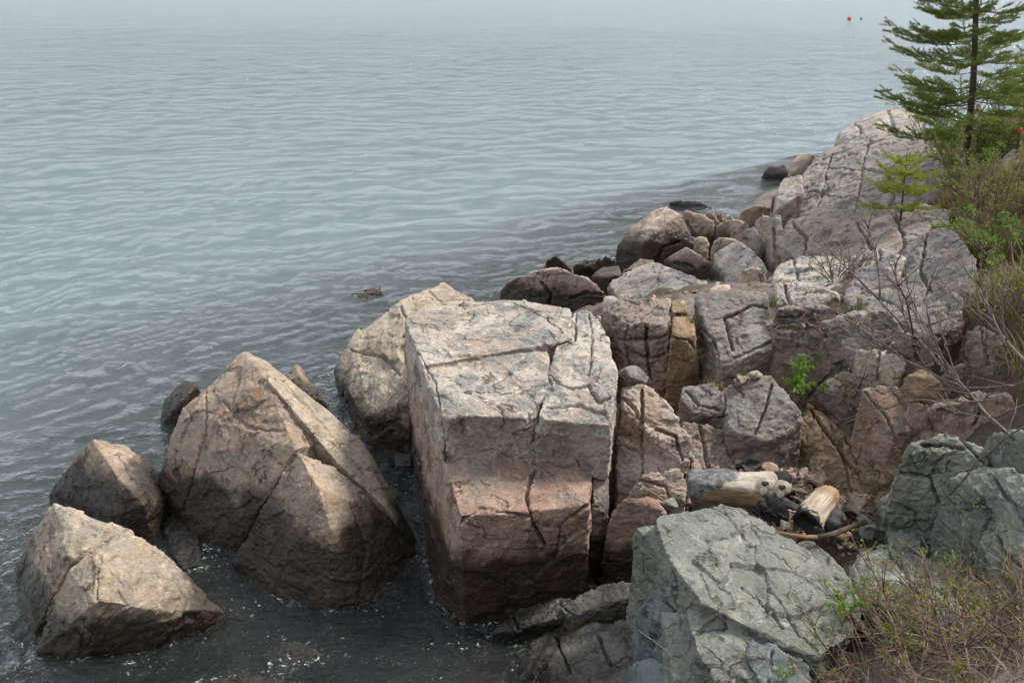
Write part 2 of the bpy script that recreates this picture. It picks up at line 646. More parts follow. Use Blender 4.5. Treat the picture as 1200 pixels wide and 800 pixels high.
carve('front_block', '348,527,.87 394,546,.68 455,604,.34 482,642,.03 272,657,.02 320,702,-.03 385,719,-.03 440,706,-.03 490,656,-.03 374,575,.74 388,622,.52 393,650,.36',
      M['brown'], -.5, rnd=1, fac=.75, warp=.22, chip=.25, parent=pb, fine=.9, cracks=[(.012, .02, '410,590 430,640 420,700')])

rock('boulder', 'small wet wedge of rock in the water right behind the pyramid boulder', 'boulder', 'brown',
     '346,425,.55 331,440,.45 384,473,.2 362,462,.36 352,428,.5', -.5, SHORE, rnd=2)
rock('boulder', 'small dark rock with a tan top, in the water left of the pyramid boulder', 'boulder', 'brown',
     '215,445,.36 191,470,.14 187,500,-.05 233,449,.36 226,500,-.05 212,470,.3', -.5, SHORE, rnd=4)
rock('boulder', 'long tan slab sloping into the water, behind the big cracked block', 'boulder', 'tan',
     '521,329,.92 553,350,.86 470,352,.84 406,398,.50 392,428,.34 396,440,.05 426,488,.27 476,468,.58 482,400,.82 440,521,-.05 480,515,.0 560,420,.8',
     -.5, SHORE, rnd=4, cracks=[(.022, .03, '410,410 450,418 470,440'), (.02, .03, '470,360 485,400 478,450'), (.02, .03, '500,335 515,352 550,352')])

# --- the big cracked block: several pieces that hold together
bb = empty('cracked_block', PZ(600, 705, 0), 'largest squared granite block, split by cracks into stacked pieces, beside the water channel', 'boulder', SHORE)
carve('upper_block', '473,372,1.57 500,360,1.58 600,350,1.62 670,360,1.61 669,398,1.58 640,404,1.565 590,412,1.55 522,424,1.515 497,428,1.50 / 496,431,1.475 522,428,1.48 590,416,1.52 644,409,1.52 642,456,1.46 623,490,1.38 575,486,1.40 546,487,1.40 518,490,1.37 524,545,.96 640,552,.94',
      M['pink'], .95, vox=.006, rnd=2, fac=.7, warp=.2, chip=.7, parent=bb, fine=.7,
      cracks=[(.016, .02, '545,460 600,462 640,450'), (.014, .02, '600,355 640,372 660,392'), (.014, .02, '480,398 500,430 512,450 518,492 524,540')])
carve('upper_block', '651,410,1.54 674,364,1.60 690,362,1.60 708,384,1.58 724,436,1.52 716,498,1.36 629,491,1.38 648,458,1.46 712,556,.93 643,552,.93',
      M['pink'], .92, rnd=2, fac=.8, warp=.2, chip=.5, parent=bb, fine=.7,
      cracks=[(.022, .05, '676,364 673,402 655,408'), (.02, .035, '650,446 672,456 690,452 704,470 716,464'), (.015, .03, '690,365 694,398 690,440'), (.012, .02, '640,478 680,474 710,484')])
carve('base_block', '475,376,1.45 524,546,.965 600,552,.96 692,557,.945 692,591,.92 620,584,.93 563,593,.91 541,608,.88 687,622,.72 652,660,.32 645,697,-.05 513,709,-.05 534,648,.40 530,646,-.05 478,480,-.05 640,380,1.3 700,400,1.2',
      M['rust'], -.4, rnd=2, fac=.6, warp=.18, chip=.35, parent=bb, fine=.7,
      cracks=[(.02, .035, '627,552 616,575 622,605 640,640'), (.02, .02, '541,612 562,594 600,600 620,604'), (.015, .02, '690,592 660,612 650,655')])
carve('side_block', '695,556,.93 714,557,.93 713,600,.7 690,628,.5 694,592,.80', M['grey'], .0, rnd=2, fac=.5, parent=bb)

# --- stepped pink bedrock and the loose block below it
rock('stepped_ledge', 'pink stepped bedrock ledge, across the dark gap right of the big cracked block', 'rock ledge', 'pale',
     '729,452,1.36 752,446,1.41 781,466,1.36 813,520,1.17 815,536,1.08 770,500,1.22 728,482,1.26 '
     '/ 752,450,1.38 757,505,1.20 813,522,1.15 806,548,1.02 770,502,1.2 781,468,1.33 '
     '/ 723,503,1.10 757,502,1.14 770,498,1.16 803,545,1.02 810,576,.82 790,582,.80 724,566,.84 722,545,.92',
     .3, BED, rnd=2, fac=1.3, cracks=[(.02, .05, '753,448 752,500'), (.018, .03, '728,465 745,480 752,500'), (.016, .025, '752,505 753,560'), (.02, .04, '770,502 792,512 800,540'), (.015, .02, '724,520 750,530')])
rock('stepped_ledge', 'low pink ledge stone with a ragged front, just left of the two-knot log', 'rock ledge', 'pale',
     '735,572,.92 745,556,1.0 795,548,1.02 806,560,.95 804,586,.84 785,584,.83', .3, BED, rnd=2, fac=1.3, cracks=[(.015, .03, '745,562 780,570 785,584')])
rock('boulder', 'upright pink boulder with dark wet foot, wedged between cracked block and green slab', 'boulder', 'rust',
     '741,578,.88 775,579,.88 781,600,.82 727,586,.84 709,620,.62 706,652,.40 713,682,.12 748,680,.10 770,640,.5', -.2, SHORE, rnd=4, fac=.9)

# --- jointed blocks on the slope behind
rock('bedrock_block', 'grey topped block with a dark cracked front, just right of the big cracked block', 'bedrock block', 'purple',
     '704,362,1.62 725,348,1.70 786,350,1.72 784,381,1.62 735,379,1.62 711,386,1.50 720,424,1.22 760,446,1.18 783,442,1.22', .9, BED, rnd=2, fac=1.5,
     cracks=[(.022, .05, '757,380 758,410 762,446'), (.018, .035, '728,398 757,399 783,392'), (.016, .03, '735,380 731,400 740,440'), (.015, .03, '735,410 757,420 783,416')])
rock('bedrock_block', 'narrow tan front block between the dark cracked front and the grey lichen block', 'bedrock block', 'ochre',
     '788,372,1.66 811,366,1.66 814,388,1.60 786,394,1.58 807,398,1.56 819,440,1.22 791,447,1.20 785,430,1.26 / 788,352,1.72 804,350,1.72 806,364,1.68 788,367,1.68',
     .9, BED, rnd=3, fac=.8, cracks=[(.016, .03, '786,396 806,398 816,410'), (.014, .03, '788,370 810,368')])
rock('bedrock_block', 'grey lichen covered block with a pink edge, its underside brown, above the loose yellow stones', 'bedrock block', 'grey',
     '815,346,1.75 828,340,1.78 862,341,1.78 897,341,1.78 906,372,1.63 908,406,1.50 870,418,1.47 843,427,1.42 832,396,1.50 852,449,1.14 905,441,1.18 / 818,372,1.6 835,392,1.5 846,424,1.34 826,430,1.2 819,400,1.4',
     .9, BED, rnd=3, fac=1.0, cracks=[(.022, .05, '851,372 880,358 904,362'), (.02, .05, '822,385 836,398 843,430'), (.016, .03, '850,374 860,410'), (.016, .02, '862,420 905,400')])
rock('bedrock_block', 'broad flat topped block with white crusts and a rusty overhanging front, behind the two-knot log', 'bedrock block', 'grey',
     '868,441,1.40 905,440,1.43 930,464,1.36 943,489,1.23 942,500,1.17 897,516,1.13 886,509,1.15 850,502,1.16 846,470,1.25 845,455,1.34 941,522,1.02 898,538,.98 852,532,.98 '
     '/ 800,452,1.25 838,446,1.3 850,470,1.28 845,490,1.18 815,484,1.18 797,468,1.2',
     .6, BED, rnd=3, fac=.9, cracks=[(.025, .05, '846,448 850,470 846,490'), (.02, .03, '803,458 820,475 843,480'), (.018, .03, '886,508 897,480 905,450'), (.014, .02, '815,450 835,462')])
rock('bedrock_block', 'mossy knob of brown rock, under the broad flat topped block on its left', 'bedrock block', 'ochre',
     '827,505,1.05 842,503,1.06 862,512,1.0 858,534,.84 838,532,.84 824,520,.92', .5, BED, rnd=3)
rock('bedrock_block', 'thin flat grey slab, topmost right of the grassy joint', 'bedrock block', 'grey',
     '906,362,1.74 925,355,1.78 946,351,1.80 975,360,1.78 990,372,1.70 935,372,1.68 909,371,1.68', 1.1, BED, rnd=3, fac=.7, cracks=[(.02, .04, '906,372 935,373 940,368')])
rock('bedrock_block', 'dark grey smooth block, above and behind the bright green leafy plant', 'bedrock block', 'purple',
     '906,378,1.68 945,374,1.71 986,394,1.60 1002,420,1.44 990,436,1.32 950,428,1.38 911,414,1.46 960,478,1.08 914,442,1.24', .8, BED, rnd=4, fac=.8,
     cracks=[(.022, .05, '938,372 945,384 985,390'), (.016, .03, '906,384 938,386'), (.018, .04, '945,470 970,440 995,425')])
rock('bedrock_block', 'low grey slab with pale lichen, left of the bare branched shrub', 'bedrock block', 'grey',
     '962,374,1.72 1000,362,1.80 1042,360,1.85 1062,388,1.70 1030,408,1.58 1000,420,1.50', 1.0, BED, rnd=4, fac=.9, cracks=[(.02, .03, '990,368 1010,390 1030,405')])
rock('bedrock_block', 'grey purple block in the shade, beneath the flat fir seedling', 'bedrock block', 'purple',
     '960,455,1.28 985,432,1.42 1015,440,1.42 1020,462,1.32 1008,500,1.05 975,500,1.02', .6, BED, rnd=2, fac=1.5)
rock('bedrock_slope', 'slanting olive brown bedrock face, right of the broad flat topped block', 'bedrock slope', 'ochre',
     '930,500,1.04 948,470,1.18 975,486,1.12 1035,556,.96 1052,585,.88 1020,596,.82 965,580,.78 942,545,.80 / 1000,505,1.1 1040,520,1.05 1062,566,.96 1040,590,.86 1015,560,.92',
     .2, BED, rnd=2, fac=1.5, cracks=[(.02, .06, '950,480 985,530 1030,585'), (.018, .04, '990,510 1015,560'), (.015, .03, '975,500 985,520 1000,590')])
rock('bedrock_block', 'rusty pink overhanging block with sharp front edge, above the dark hollow', 'bedrock block', 'rust',
     '1010,456,1.50 1030,450,1.53 1052,452,1.54 1091,499,1.36 1046,509,1.30 1013,474,1.40 1062,560,.96 1022,545,.98 1015,500,1.2', .6, BED, rnd=2, fac=.8,
     cracks=[(.016, .03, '1014,460 1040,490 1048,508'), (.014, .02, '1045,455 1065,480 1070,505')])
rock('bedrock_block', 'wide rusty brown block under the bare branches, behind the pale green boulder', 'bedrock block', 'rust',
     '1088,478,1.50 1140,458,1.62 1190,462,1.75 1192,494,1.58 1150,502,1.46 1104,500,1.40 1095,515,1.2', .9, BED, rnd=2, fac=1.1, cracks=[(.02, .04, '1140,462 1150,482 1140,500'), (.015, .03, '1100,480 1130,490')])
rock('bedrock_block', 'tan squared block with split front, right edge of the slope above the thick branch', 'bedrock block', 'tan',
     '1130,388,1.74 1148,381,1.80 1186,398,1.82 1196,424,1.66 1158,428,1.58 1140,415,1.62', 1.1, BED, rnd=2, fac=1.5, cracks=[(.022, .05, '1150,384 1152,404 1158,428')])
rock('bedrock_block', 'small yellow stained block, between bare shrub and tan squared block', 'bedrock block', 'ochre',
     '1105,392,1.70 1124,386,1.74 1138,400,1.66 1136,412,1.58 1110,412,1.56', 1.1, BED, rnd=3)
rock('stone', 'pale pink broken stone beneath the bare shrub stems', 'stone', 'pale',
     '1100,430,1.60 1124,420,1.66 1134,432,1.58 1120,448,1.48 1104,444,1.5', 1.2, 'loose stones', rnd=2)

# --- pale green rock on the right
rock('green_boulder', 'large pale green boulder with a tilted split top, under the rusty brown block', 'boulder', 'green',
     '1074,513,1.56 1114,503,1.66 1150,520,1.62 1162,546,1.56 1128,562,1.44 1100,552,1.46 1050,552,1.39 1046,580,1.14 1070,600,1.06 1110,590,1.3 1062,524,1.54',
     .7, 'green rocks on the right', rnd=1, fac=1.4, cracks=[(.02, .05, '1118,506 1136,524 1158,545'), (.018, .04, '1080,520 1110,522 1130,526'), (.018, .03, '1052,554 1090,560 1100,590')])
rock('green_boulder', 'broad grey green boulder at the right edge, beside the dark green grass tuft', 'boulder', 'green',
     '1112,560,1.48 1150,545,1.57 1200,548,1.72 1215,600,1.66 1210,660,1.42 1150,628,1.27 1128,606,1.29 1120,592,1.34 1160,640,1.2', .6, 'green rocks on the right', rnd=1, fac=1.4,
     cracks=[(.022, .05, '1128,600 1150,588 1160,600 1150,628'), (.018, .03, '1165,560 1190,600 1205,620')])
rock('green_boulder', 'wedge of grey green rock with a dark underside, below the broad grey green boulder', 'boulder', 'green',
     '1096,602,1.22 1118,600,1.26 1146,620,1.22 1152,655,1.04 1138,662,.98 1092,628,1.05', .6, 'green rocks on the right', rnd=2, fac=.9)
rock('green_boulder', 'lichen spotted square green rock, lower right above the dead grass', 'boulder', 'green',
     '1152,625,1.40 1185,600,1.56 1215,620,1.58 1215,700,1.42 1165,690,1.18 1145,655,1.22', .6, 'green rocks on the right', rnd=1, fac=1.4, cracks=[(.02, .05, '1165,620 1178,650 1200,665')])
rock('green_boulder', 'small green rock at the right edge, right of the tilted split top', 'boulder', 'green',
     '1155,510,1.70 1180,502,1.78 1215,505,1.86 1215,535,1.66 1170,536,1.56', 1.0, 'green rocks on the right', rnd=2, fac=1.2)
rock('green_boulder', 'upright brown green rock beside the grass tuft, right of the leaning stick', 'boulder', 'green',
     '1030,583,1.08 1048,578,1.12 1066,592,1.08 1092,640,1.02 1076,654,.94 1048,648,.92 1032,612,.96', .5, 'green rocks on the right', rnd=2, fac=1.2, cracks=[(.02, .04, '1060,590 1070,620 1085,645')])
rock('green_ledge', 'low sloping green bedrock below the wet hollow, behind the brambles', 'rock ledge', 'green',
     '1000,652,.98 1040,640,1.0 1095,655,1.08 1160,690,1.22 1150,740,1.3 1080,730,1.16 1010,700,1.02 995,680,.96', .4, 'green rocks on the right', rnd=2, fac=1.5, warp=.5,
     cracks=[(.02, .04, '1040,645 1070,680 1130,700'), (.018, .04, '1010,690 1050,680 1090,700')])

# --- the green slab in the foreground
rock('green_slab', 'big tilted greenish slab in the foreground, below the two-knot log', 'rock slab', 'green',
     '766,604,1.16 800,596,1.17 842,592,1.17 872,596,1.14 922,626,1.08 962,660,1.06 990,692,1.04 1000,735,1.04 960,770,1.02 905,750,1.04 868,706,1.08 822,706,1.08 790,662,1.12 776,640,1.13 770,612,1.14 '
     '/ 805,710,.99 868,707,1.02 905,750,1.0 950,800,.98 975,860,.95 900,860,.88 840,800,.90 815,760,.93 / 776,714,.88 812,720,.92 850,775,.88 880,860,.84 800,860,.68 780,780,.72 / 743,616,1.07 766,612,1.09 778,636,1.06 822,712,.96 800,735,.7 744,702,.50',
     .1, 'green rocks in the foreground', rnd=1, fac=.85, warp=.18, fine=.7, chip=.4, vox=.0055,
     cracks=[(.016, .02, '868,688 890,702 918,735'), (.012, .012, '880,610 900,645 928,668'), (.012, .010, '846,596 868,625 880,640'),
             (.014, .014, '900,690 935,740 960,760'), (.012, .010, '820,670 832,700')])
rock('green_slab', 'narrow second plate of green rock, right of the big tilted slab', 'rock slab', 'green',
     '934,636,1.02 952,632,1.02 990,668,1.0 1010,705,.99 1006,730,1.0 990,684,1.02', .4, 'green rocks in the foreground', rnd=1, fac=.7, cracks=[(.015, .02, '940,640 965,672 990,680')])
rock('green_slab', 'broken lower step of the green slab, at the bottom edge of the photo', 'rock slab', 'blue',
     '806,722,.92 838,714,.95 880,714,1.0 905,738,1.0 950,780,.98 960,830,.95 830,840,.7 804,790,.72 '
     '/ 830,735,.96 862,722,1.0 884,740,.99 862,764,.96 840,758,.95 / 880,742,1.01 915,758,1.02 940,800,1.0 900,812,.98 872,770,1.0',
     .1, 'green rocks in the foreground', rnd=1, fac=1.0, cracks=[(.016, .03, '840,758 870,772 880,800'), (.016, .03, '808,745 830,790'), (.014, .02, '905,765 900,800')])
rock('slate_chunk', 'blue grey angular chunk, leaning on the left face of the green slab', 'rock chunk', 'blue',
     '752,708,.80 772,699,.86 790,712,.86 800,738,.80 782,752,.70 758,740,.64 744,722,.62', .1, 'green rocks in the foreground', rnd=1, fac=.4, warp=.4, chip=.5, fine=.5)
rock('slate_chunk', 'blue grey cube shaped chunk, in the middle of the broken pile', 'rock chunk', 'blue',
     '768,748,.74 800,732,.84 822,752,.86 828,778,.80 796,790,.66 772,776,.62', .1, 'green rocks in the foreground', rnd=1, fac=.4, warp=.4, chip=.5, fine=.5, cracks=[(.014, .02, '800,735 806,770')])
rock('slate_chunk', 'pale blue sharp chunk at the bottom edge, lowest of the broken pile', 'rock chunk', 'blue',
     '736,775,.50 760,768,.58 790,778,.66 812,796,.72 800,830,.55 735,830,.35', -.1, 'green rocks in the foreground', rnd=1, fac=.4, warp=.4, chip=.5, fine=.5)
rock('slate_chunk', 'blue grey flat chunk at the bottom edge, right of the pale blue sharp one', 'rock chunk', 'blue',
     '800,786,.74 835,772,.86 858,800,.86 850,840,.72 808,835,.66', -.1, 'green rocks in the foreground', rnd=1, fac=.4, warp=.4, chip=.5, fine=.5)

# --- dark wet slabs at the water's edge
rock('wet_slab', 'dark flat slab reaching into the water, below the big cracked block', 'rock slab', 'dark',
     '572,742,.05 600,716,.10 655,700,.20 690,702,.24 672,716,.24 610,738,.10 / 676,702,.28 700,686,.38 742,678,.44 744,702,.36 706,704,.34 672,720,.26 655,712,.25',
     -.4, 'dark slabs at the water edge', rnd=2, fac=.9, cracks=[(.018, .03, '655,705 672,722'), (.015, .02, '600,716 608,738')])
rock('wet_slab', 'large low wet rock with wavy surface, at the bottom edge left of the blue chunks', 'rock slab', 'dark',
     '598,764,.0 640,742,.06 672,724,.14 700,742,.20 745,728,.32 748,830,.35 660,830,.10 612,800,.0', -.4, 'dark slabs at the water edge', rnd=3, fac=1.2, warp=.5,
     cracks=[(.018, .03, '700,745 715,780'), (.016, .03, '650,745 670,790')])
rock('wet_slab', 'half sunk flat rock under shallow water, beneath the pyramid boulder', 'rock slab', 'dark',
     '306,768,-.02 330,750,.03 362,752,.04 378,768,.02 352,790,-.04 315,792,-.04', -.4, 'dark slabs at the water edge', rnd=3)
rock('wet_slab', 'drowned flat rock, bottom edge under the water left of the wet slabs', 'rock slab', 'dark',
     '450,800,-.06 490,780,-.05 530,786,-.05 545,815,-.06 480,830,-.08', -.4, 'dark slabs at the water edge', rnd=3)
rock('wet_slab', 'thin dark rock awash, at the very bottom edge near the left corner', 'rock slab', 'dark',
     '225,800,.0 260,792,.03 330,790,.02 340,815,.02 240,825,.0', -.4, 'dark slabs at the water edge', rnd=3)
rock('wet_slab', 'wet dark shelf of rock, between pyramid boulder and pointed boulder', 'rock slab', 'dark',
     '205,600,.08 232,628,.05 240,660,.02 215,668,.0 195,640,.0 190,612,.05', -.4, 'dark slabs at the water edge', rnd=2, fac=1.6)
rock('wet_slab', 'dark stone at the head of the water channel, under the long tan slab', 'rock slab', 'dark',
     '462,528,.05 482,530,.1 484,545,.04 464,548,.0', -.4, 'dark slabs at the water edge', rnd=2)

# --- boulders along the far shore
F = lambda name, label, mat, spec, base=-.3, **kw: rock(name, label, 'boulder', mat, spec, base, FAR, **kw)
F('boulder', 'largest pale round boulder of the far pile, at the edge of the water', 'pale',
  '723,302,.16 722,288,.34 735,270,.52 762,247,.84 780,241,.92 797,250,.86 811,276,.55 800,288,.42 770,306,.14 728,309,.08 752,282,.52', rnd=7, fac=.5, warp=.5, cracks=[(.04, .06, '772,305 775,290 798,283')])
F('boulder', 'pink rounded boulder, leaning on the right of the largest pale boulder', 'pale',
  '800,247,.90 806,243,.94 822,246,.90 842,262,.70 838,272,.58 816,278,.48 806,268,.6', rnd=6, fac=.6, cracks=[(.03, .05, '806,260 814,277')])
F('boulder', 'small pink knob, under the pink rounded boulder', 'pale', '800,278,.56 812,274,.60 822,282,.5 818,292,.4 802,290,.4', rnd=5, fac=.6)
F('boulder', 'small tan stone, right of the small pink knob', 'tan', '814,276,.62 828,275,.62 832,285,.52 824,296,.4 814,288,.45', rnd=3, fac=.7)
F('boulder', 'pale pointed boulder with shaded front, below the small pink knob', 'pale',
  '776,306,.50 792,296,.62 806,287,.78 836,308,.62 822,322,.42 806,318,.46', rnd=3, fac=.6, cracks=[(.025, .04, '790,308 812,312')])
F('bedrock_block', 'wide pink bedrock slab, behind the grey topped block', 'pink',
  '713,332,.62 745,312,.66 765,308,.72 806,320,.80 842,338,.92 846,348,.9 800,352,.9 728,350,.7', 0, rnd=3, fac=1.1, cracks=[(.03, .05, '776,312 770,330 755,345'), (.025, .04, '790,325 815,335')])
F('boulder', 'long low tan stone, in front of the largest pale boulder', 'pale', '728,318,.48 752,301,.56 766,303,.52 768,309,.48 732,324,.40', rnd=4, fac=.6)
F('boulder', 'flat tan stone, left of the long low tan stone', 'pale', '692,322,.40 706,312,.46 726,310,.48 730,322,.40 706,328,.34', rnd=4, fac=.6)
F('boulder', 'wide tan boulder with dark front, standing in front of the shore left end', 'pale',
  '587,336,.42 612,340,.43 650,352,.38 700,356,.42 714,346,.54 690,326,.72 652,311,.82 630,317,.74 600,327,.58 590,354,.05 620,359,.03 650,359,.1', rnd=2, fac=.8, cracks=[(.03, .06, '636,332 646,345 645,357'), (.03, .04, '668,350 690,343 712,345')])
F('boulder', 'small reddish pointed stone, behind the wide tan boulder', 'rust', '652,298,.42 640,305,.34 635,316,.1 672,314,.2', rnd=3)
F('boulder', 'small dark wet stone, right of the reddish pointed stone', 'dark', '672,308,.24 682,302,.28 700,303,.24 700,318,.06 676,318,.06', rnd=4)
F('boulder', 'dark low stone, against the foot of the largest pale boulder', 'brown', '696,303,.3 710,299,.34 722,304,.26 722,314,.1 700,318,.08', rnd=4)
F('boulder', 'flat dark rock awash, out in the water behind the largest pale boulder', 'dark', '783,235,.08 800,232,.16 820,234,.16 838,243,.06 800,243,.0', rnd=4)
F('boulder', 'brown pyramid stone at the water, behind the pink rounded boulder', 'brown', '824,250,.7 832,243,.80 842,252,.66 846,262,.5 830,262,.5', rnd=3)
F('boulder', 'tiny brown stone, right of the brown pyramid stone', 'brown', '838,251,.66 846,246,.72 854,256,.55 846,262,.5', rnd=3)
F('boulder', 'grey stone in a row at the water, left of the rounded brown boulder', 'tan', '850,252,.55 858,247,.62 866,256,.5 856,262,.4', rnd=3)
F('boulder', 'rounded brown boulder, upper right end of the far pile', 'brown', '864,258,.56 870,243,.80 884,239,.86 904,242,.84 905,256,.6 888,262,.5', rnd=5, fac=.6)
F('boulder', 'flat pinkish boulder with shaded front, in the middle of the far pile', 'pale', '840,262,.72 852,255,.82 870,258,.8 876,263,.7 856,277,.5 842,274,.5', rnd=3, fac=.7)
F('boulder', 'slanting brown wedge, right of the flat pinkish boulder', 'brown', '855,274,.62 872,258,.86 878,261,.84 876,276,.6 862,280,.56', rnd=3)
F('boulder', 'low grey stone, under the flat pinkish boulder', 'tan', '833,286,.62 840,277,.72 862,279,.74 866,284,.66 838,292,.56', rnd=4)
F('boulder', 'large flat triangular grey boulder, right of the pale pointed one', 'pink',
  '862,279,.92 835,298,.72 846,322,.62 856,342,.56 876,342,.6 903,316,.82 890,300,.88 878,290,.92', 0, rnd=2, fac=.5)
F('boulder', 'smooth grey round boulder, at the foot of the outcrop', 'grey', '866,284,.8 872,268,1.0 884,263,1.06 896,284,.86 898,296,.72 884,300,.7 876,292,.76', 0, rnd=8, fac=.4)
F('boulder', 'pink upright stone, in front of the large triangular boulder', 'pale', '862,334,.92 868,316,1.08 880,312,1.12 898,314,1.12 900,336,.92 880,342,.86', .2, rnd=5, fac=.8, cracks=[(.025, .04, '892,314 894,338')])
F('boulder', 'pink angular block, behind the smooth grey round boulder', 'pale', '884,258,.9 894,250,1.05 910,254,1.08 914,266,.95 902,282,.75 890,276,.76', 0, rnd=3)
F('boulder', 'tall pink pillar of rock, at the left foot of the outcrop', 'pink', '898,268,1.0 906,252,1.2 916,250,1.22 920,280,.95 912,306,.72 902,304,.7', 0, rnd=4, fac=.8, cracks=[(.03, .06, '906,268 908,304')])
F('boulder', 'pink rugged rock, above the tall pillar at the water side', 'pink', '908,246,.95 910,222,1.15 920,206,1.28 940,202,1.36 942,226,1.2 926,250,.9', 0, rnd=4, fac=1.0)
F('boulder', 'rounded tan boulder, highest on the water side of the outcrop', 'tan', '924,206,.8 926,190,1.0 938,178,1.16 956,180,1.2 962,192,1.0 944,206,.8', -.2, rnd=6, fac=.6)
F('boulder', 'small dark wet stone, hanging at the water side below the rugged rock', 'dark', '905,238,.6 906,228,.8 914,228,.82 914,246,.55', -.2, rnd=5)
F('boulder', 'flat dark rock awash, farthest out by the outcrop', 'dark', '893,202,.10 900,194,.28 922,192,.34 926,206,.12 908,209,.02', rnd=4)

# --- outcrops
O = lambda label, mat, spec, base=0, **kw: rock('outcrop', label, 'rock outcrop', mat, spec, base, 'rounded outcrops', **kw)
O('big rounded grey outcrop, behind the small spruce sapling', 'grey',
  '984,168,1.46 1010,158,1.66 1060,160,1.80 1108,172,1.90 1112,200,1.84 1098,232,1.6 1030,248,1.3 985,262,1.05 948,250,1.0 934,262,.85 928,248,.92 940,206,1.16 960,184,1.30', rnd=10, fac=1.2, warp=.5, fine=1.5,
  cracks=[(.05, .07, '975,180 968,200 962,230 950,258'), (.04, .06, '1085,170 1060,205 1040,245'), (.04, .05, '965,196 1000,200 1062,204 1100,200'), (.03, .04, '1020,160 1010,200 1000,250'), (.03, .04, '948,225 990,232 1040,226')])
O('rounded pinkish outcrop farthest back, left below the spruce tree', 'pink',
  '978,164,1.36 984,150,1.50 1010,134,1.70 1050,124,1.84 1082,126,1.86 1084,168,1.7 1040,172,1.6', rnd=14, fac=.5, warp=.5, cracks=[(.05, .06, '1000,142 1014,164'), (.04, .05, '1040,128 1050,165')])
O('dark purple outcrop shoulder, beneath the big rounded grey outcrop', 'purple',
  '912,304,.74 908,284,.92 924,262,1.06 952,244,1.24 985,246,1.26 1000,262,1.3 975,292,1.16 940,308,1.0', rnd=8, fac=1.0, warp=.5, cracks=[(.04, .06, '930,262 945,280 940,305'), (.03, .05, '950,262 985,265')])
O('mottled pink grey outcrop, around the foot of the sapling', 'purple',
  '960,300,1.2 985,262,1.35 1030,242,1.5 1075,246,1.64 1092,262,1.68 1080,290,1.56 1030,316,1.4 985,314,1.3', rnd=8, fac=1.2, warp=.5, cracks=[(.035, .05, '1005,262 1020,290 1010,312'), (.03, .05, '1050,250 1060,285')])
O('pale pink tilted stone on the outcrop, right of the sapling stem', 'pink',
  '1066,252,1.66 1080,238,1.76 1100,240,1.78 1116,246,1.76 1112,262,1.66 1084,264,1.62', .8, rnd=4, fac=1.0)
O('dark blue grey outcrop with orange pink patch, below the sapling on the right', 'slate_grey',
  '1046,300,1.56 1062,282,1.72 1085,270,1.84 1120,266,1.95 1142,290,1.97 1140,345,1.82 1100,362,1.68 1056,350,1.56', .7, rnd=7, fac=1.1, warp=.5, cracks=[(.035, .05, '1085,275 1078,310 1090,350')])
O('low pink bedrock hump, below the dark purple shoulder', 'pink',
  '903,330,1.18 912,312,1.22 936,300,1.26 985,300,1.36 1005,316,1.40 1000,340,1.4 950,346,1.36 915,346,1.26', .5, rnd=5, fac=1.2, cracks=[(.025, .05, '930,305 935,325 925,345'), (.025, .04, '940,322 985,318')])
O('crumbled pink bedrock, behind the thin flat grey slab', 'pink',
  '900,344,1.62 908,330,1.72 940,330,1.74 965,336,1.76 985,346,1.74 960,358,1.66 910,356,1.64', 1.0, rnd=3, fac=1.8, cracks=[(.02, .04, '920,332 925,355'), (.02, .04, '940,345 965,340')])
O('grey pink bedrock sheet, above the bare branched shrub', 'slate_grey',
  '990,345,1.58 1004,316,1.62 1030,308,1.68 1062,335,1.74 1090,352,1.80 1135,362,1.88 1125,385,1.78 1090,390,1.74 1040,372,1.68 1000,362,1.6', .9, rnd=6, fac=1.2, warp=.5, cracks=[(.025, .04, '1010,335 1040,352 1060,372')])
O('pale grey rock showing through grass, beside the red topped stake', 'grey',
  '1166,206,2.0 1176,184,2.12 1190,172,2.2 1225,172,2.24 1225,210,2.05', 1.2, rnd=10, fac=.5)

B = lambda label, mat, spec, base=.8, **kw: rock('bedrock_block', label, 'bedrock block', mat, spec, base, BED, **kw)
B('pink angular block, between the sapling and the dark blue grey outcrop', 'pink', '1000,302,1.52 1035,290,1.66 1062,300,1.72 1052,332,1.58 1010,337,1.46', rnd=2, fac=1.3, cracks=[(.02, .04, '1030,292 1032,334')])
B('grey angular block, at the right end of the grey pink bedrock sheet', 'grey', '1085,347,1.80 1110,336,1.92 1132,350,1.94 1122,376,1.80 1090,374,1.70', rnd=2, fac=1.2)
B('purple block with a sharp upper edge, right behind the bare shrub tips', 'purple', '1040,397,1.72 1075,384,1.82 1102,395,1.80 1096,424,1.62 1055,428,1.54', rnd=2, fac=1.2, cracks=[(.02, .04, '1070,386 1075,425')])
B('tan angular block, above the rusty pink overhanging block', 'tan', '1000,408,1.56 1040,408,1.62 1064,420,1.64 1052,450,1.46 1010,446,1.40', rnd=2, fac=1.2, cracks=[(.018, .03, '1030,410 1028,446')])
B('narrow purple block, on the waterside face of the outcrops', 'purple', '952,266,1.22 975,258,1.30 994,272,1.30 980,304,1.06 954,304,.98', rnd=2, fac=1.3)
B('ochre block in the hollow, behind the rusty pink overhanging block', 'ochre', '1058,440,1.60 1085,432,1.66 1106,444,1.66 1098,474,1.46 1060,474,1.44', rnd=2, fac=1.2)
B('small rusty block, left of the wide rusty brown block', 'rust', '1062,470,1.50 1086,466,1.56 1098,486,1.46 1090,502,1.34 1066,496,1.36', rnd=2, fac=1.0)
B('low brown ledge, between the stepped pink ledge and the broad flat topped block', 'purple', '800,492,1.14 845,500,1.12 866,520,1.02 860,548,.90 818,562,.86 800,525,1.0', .4, rnd=2, fac=1.4, cracks=[(.018, .03, '820,500 832,555')])
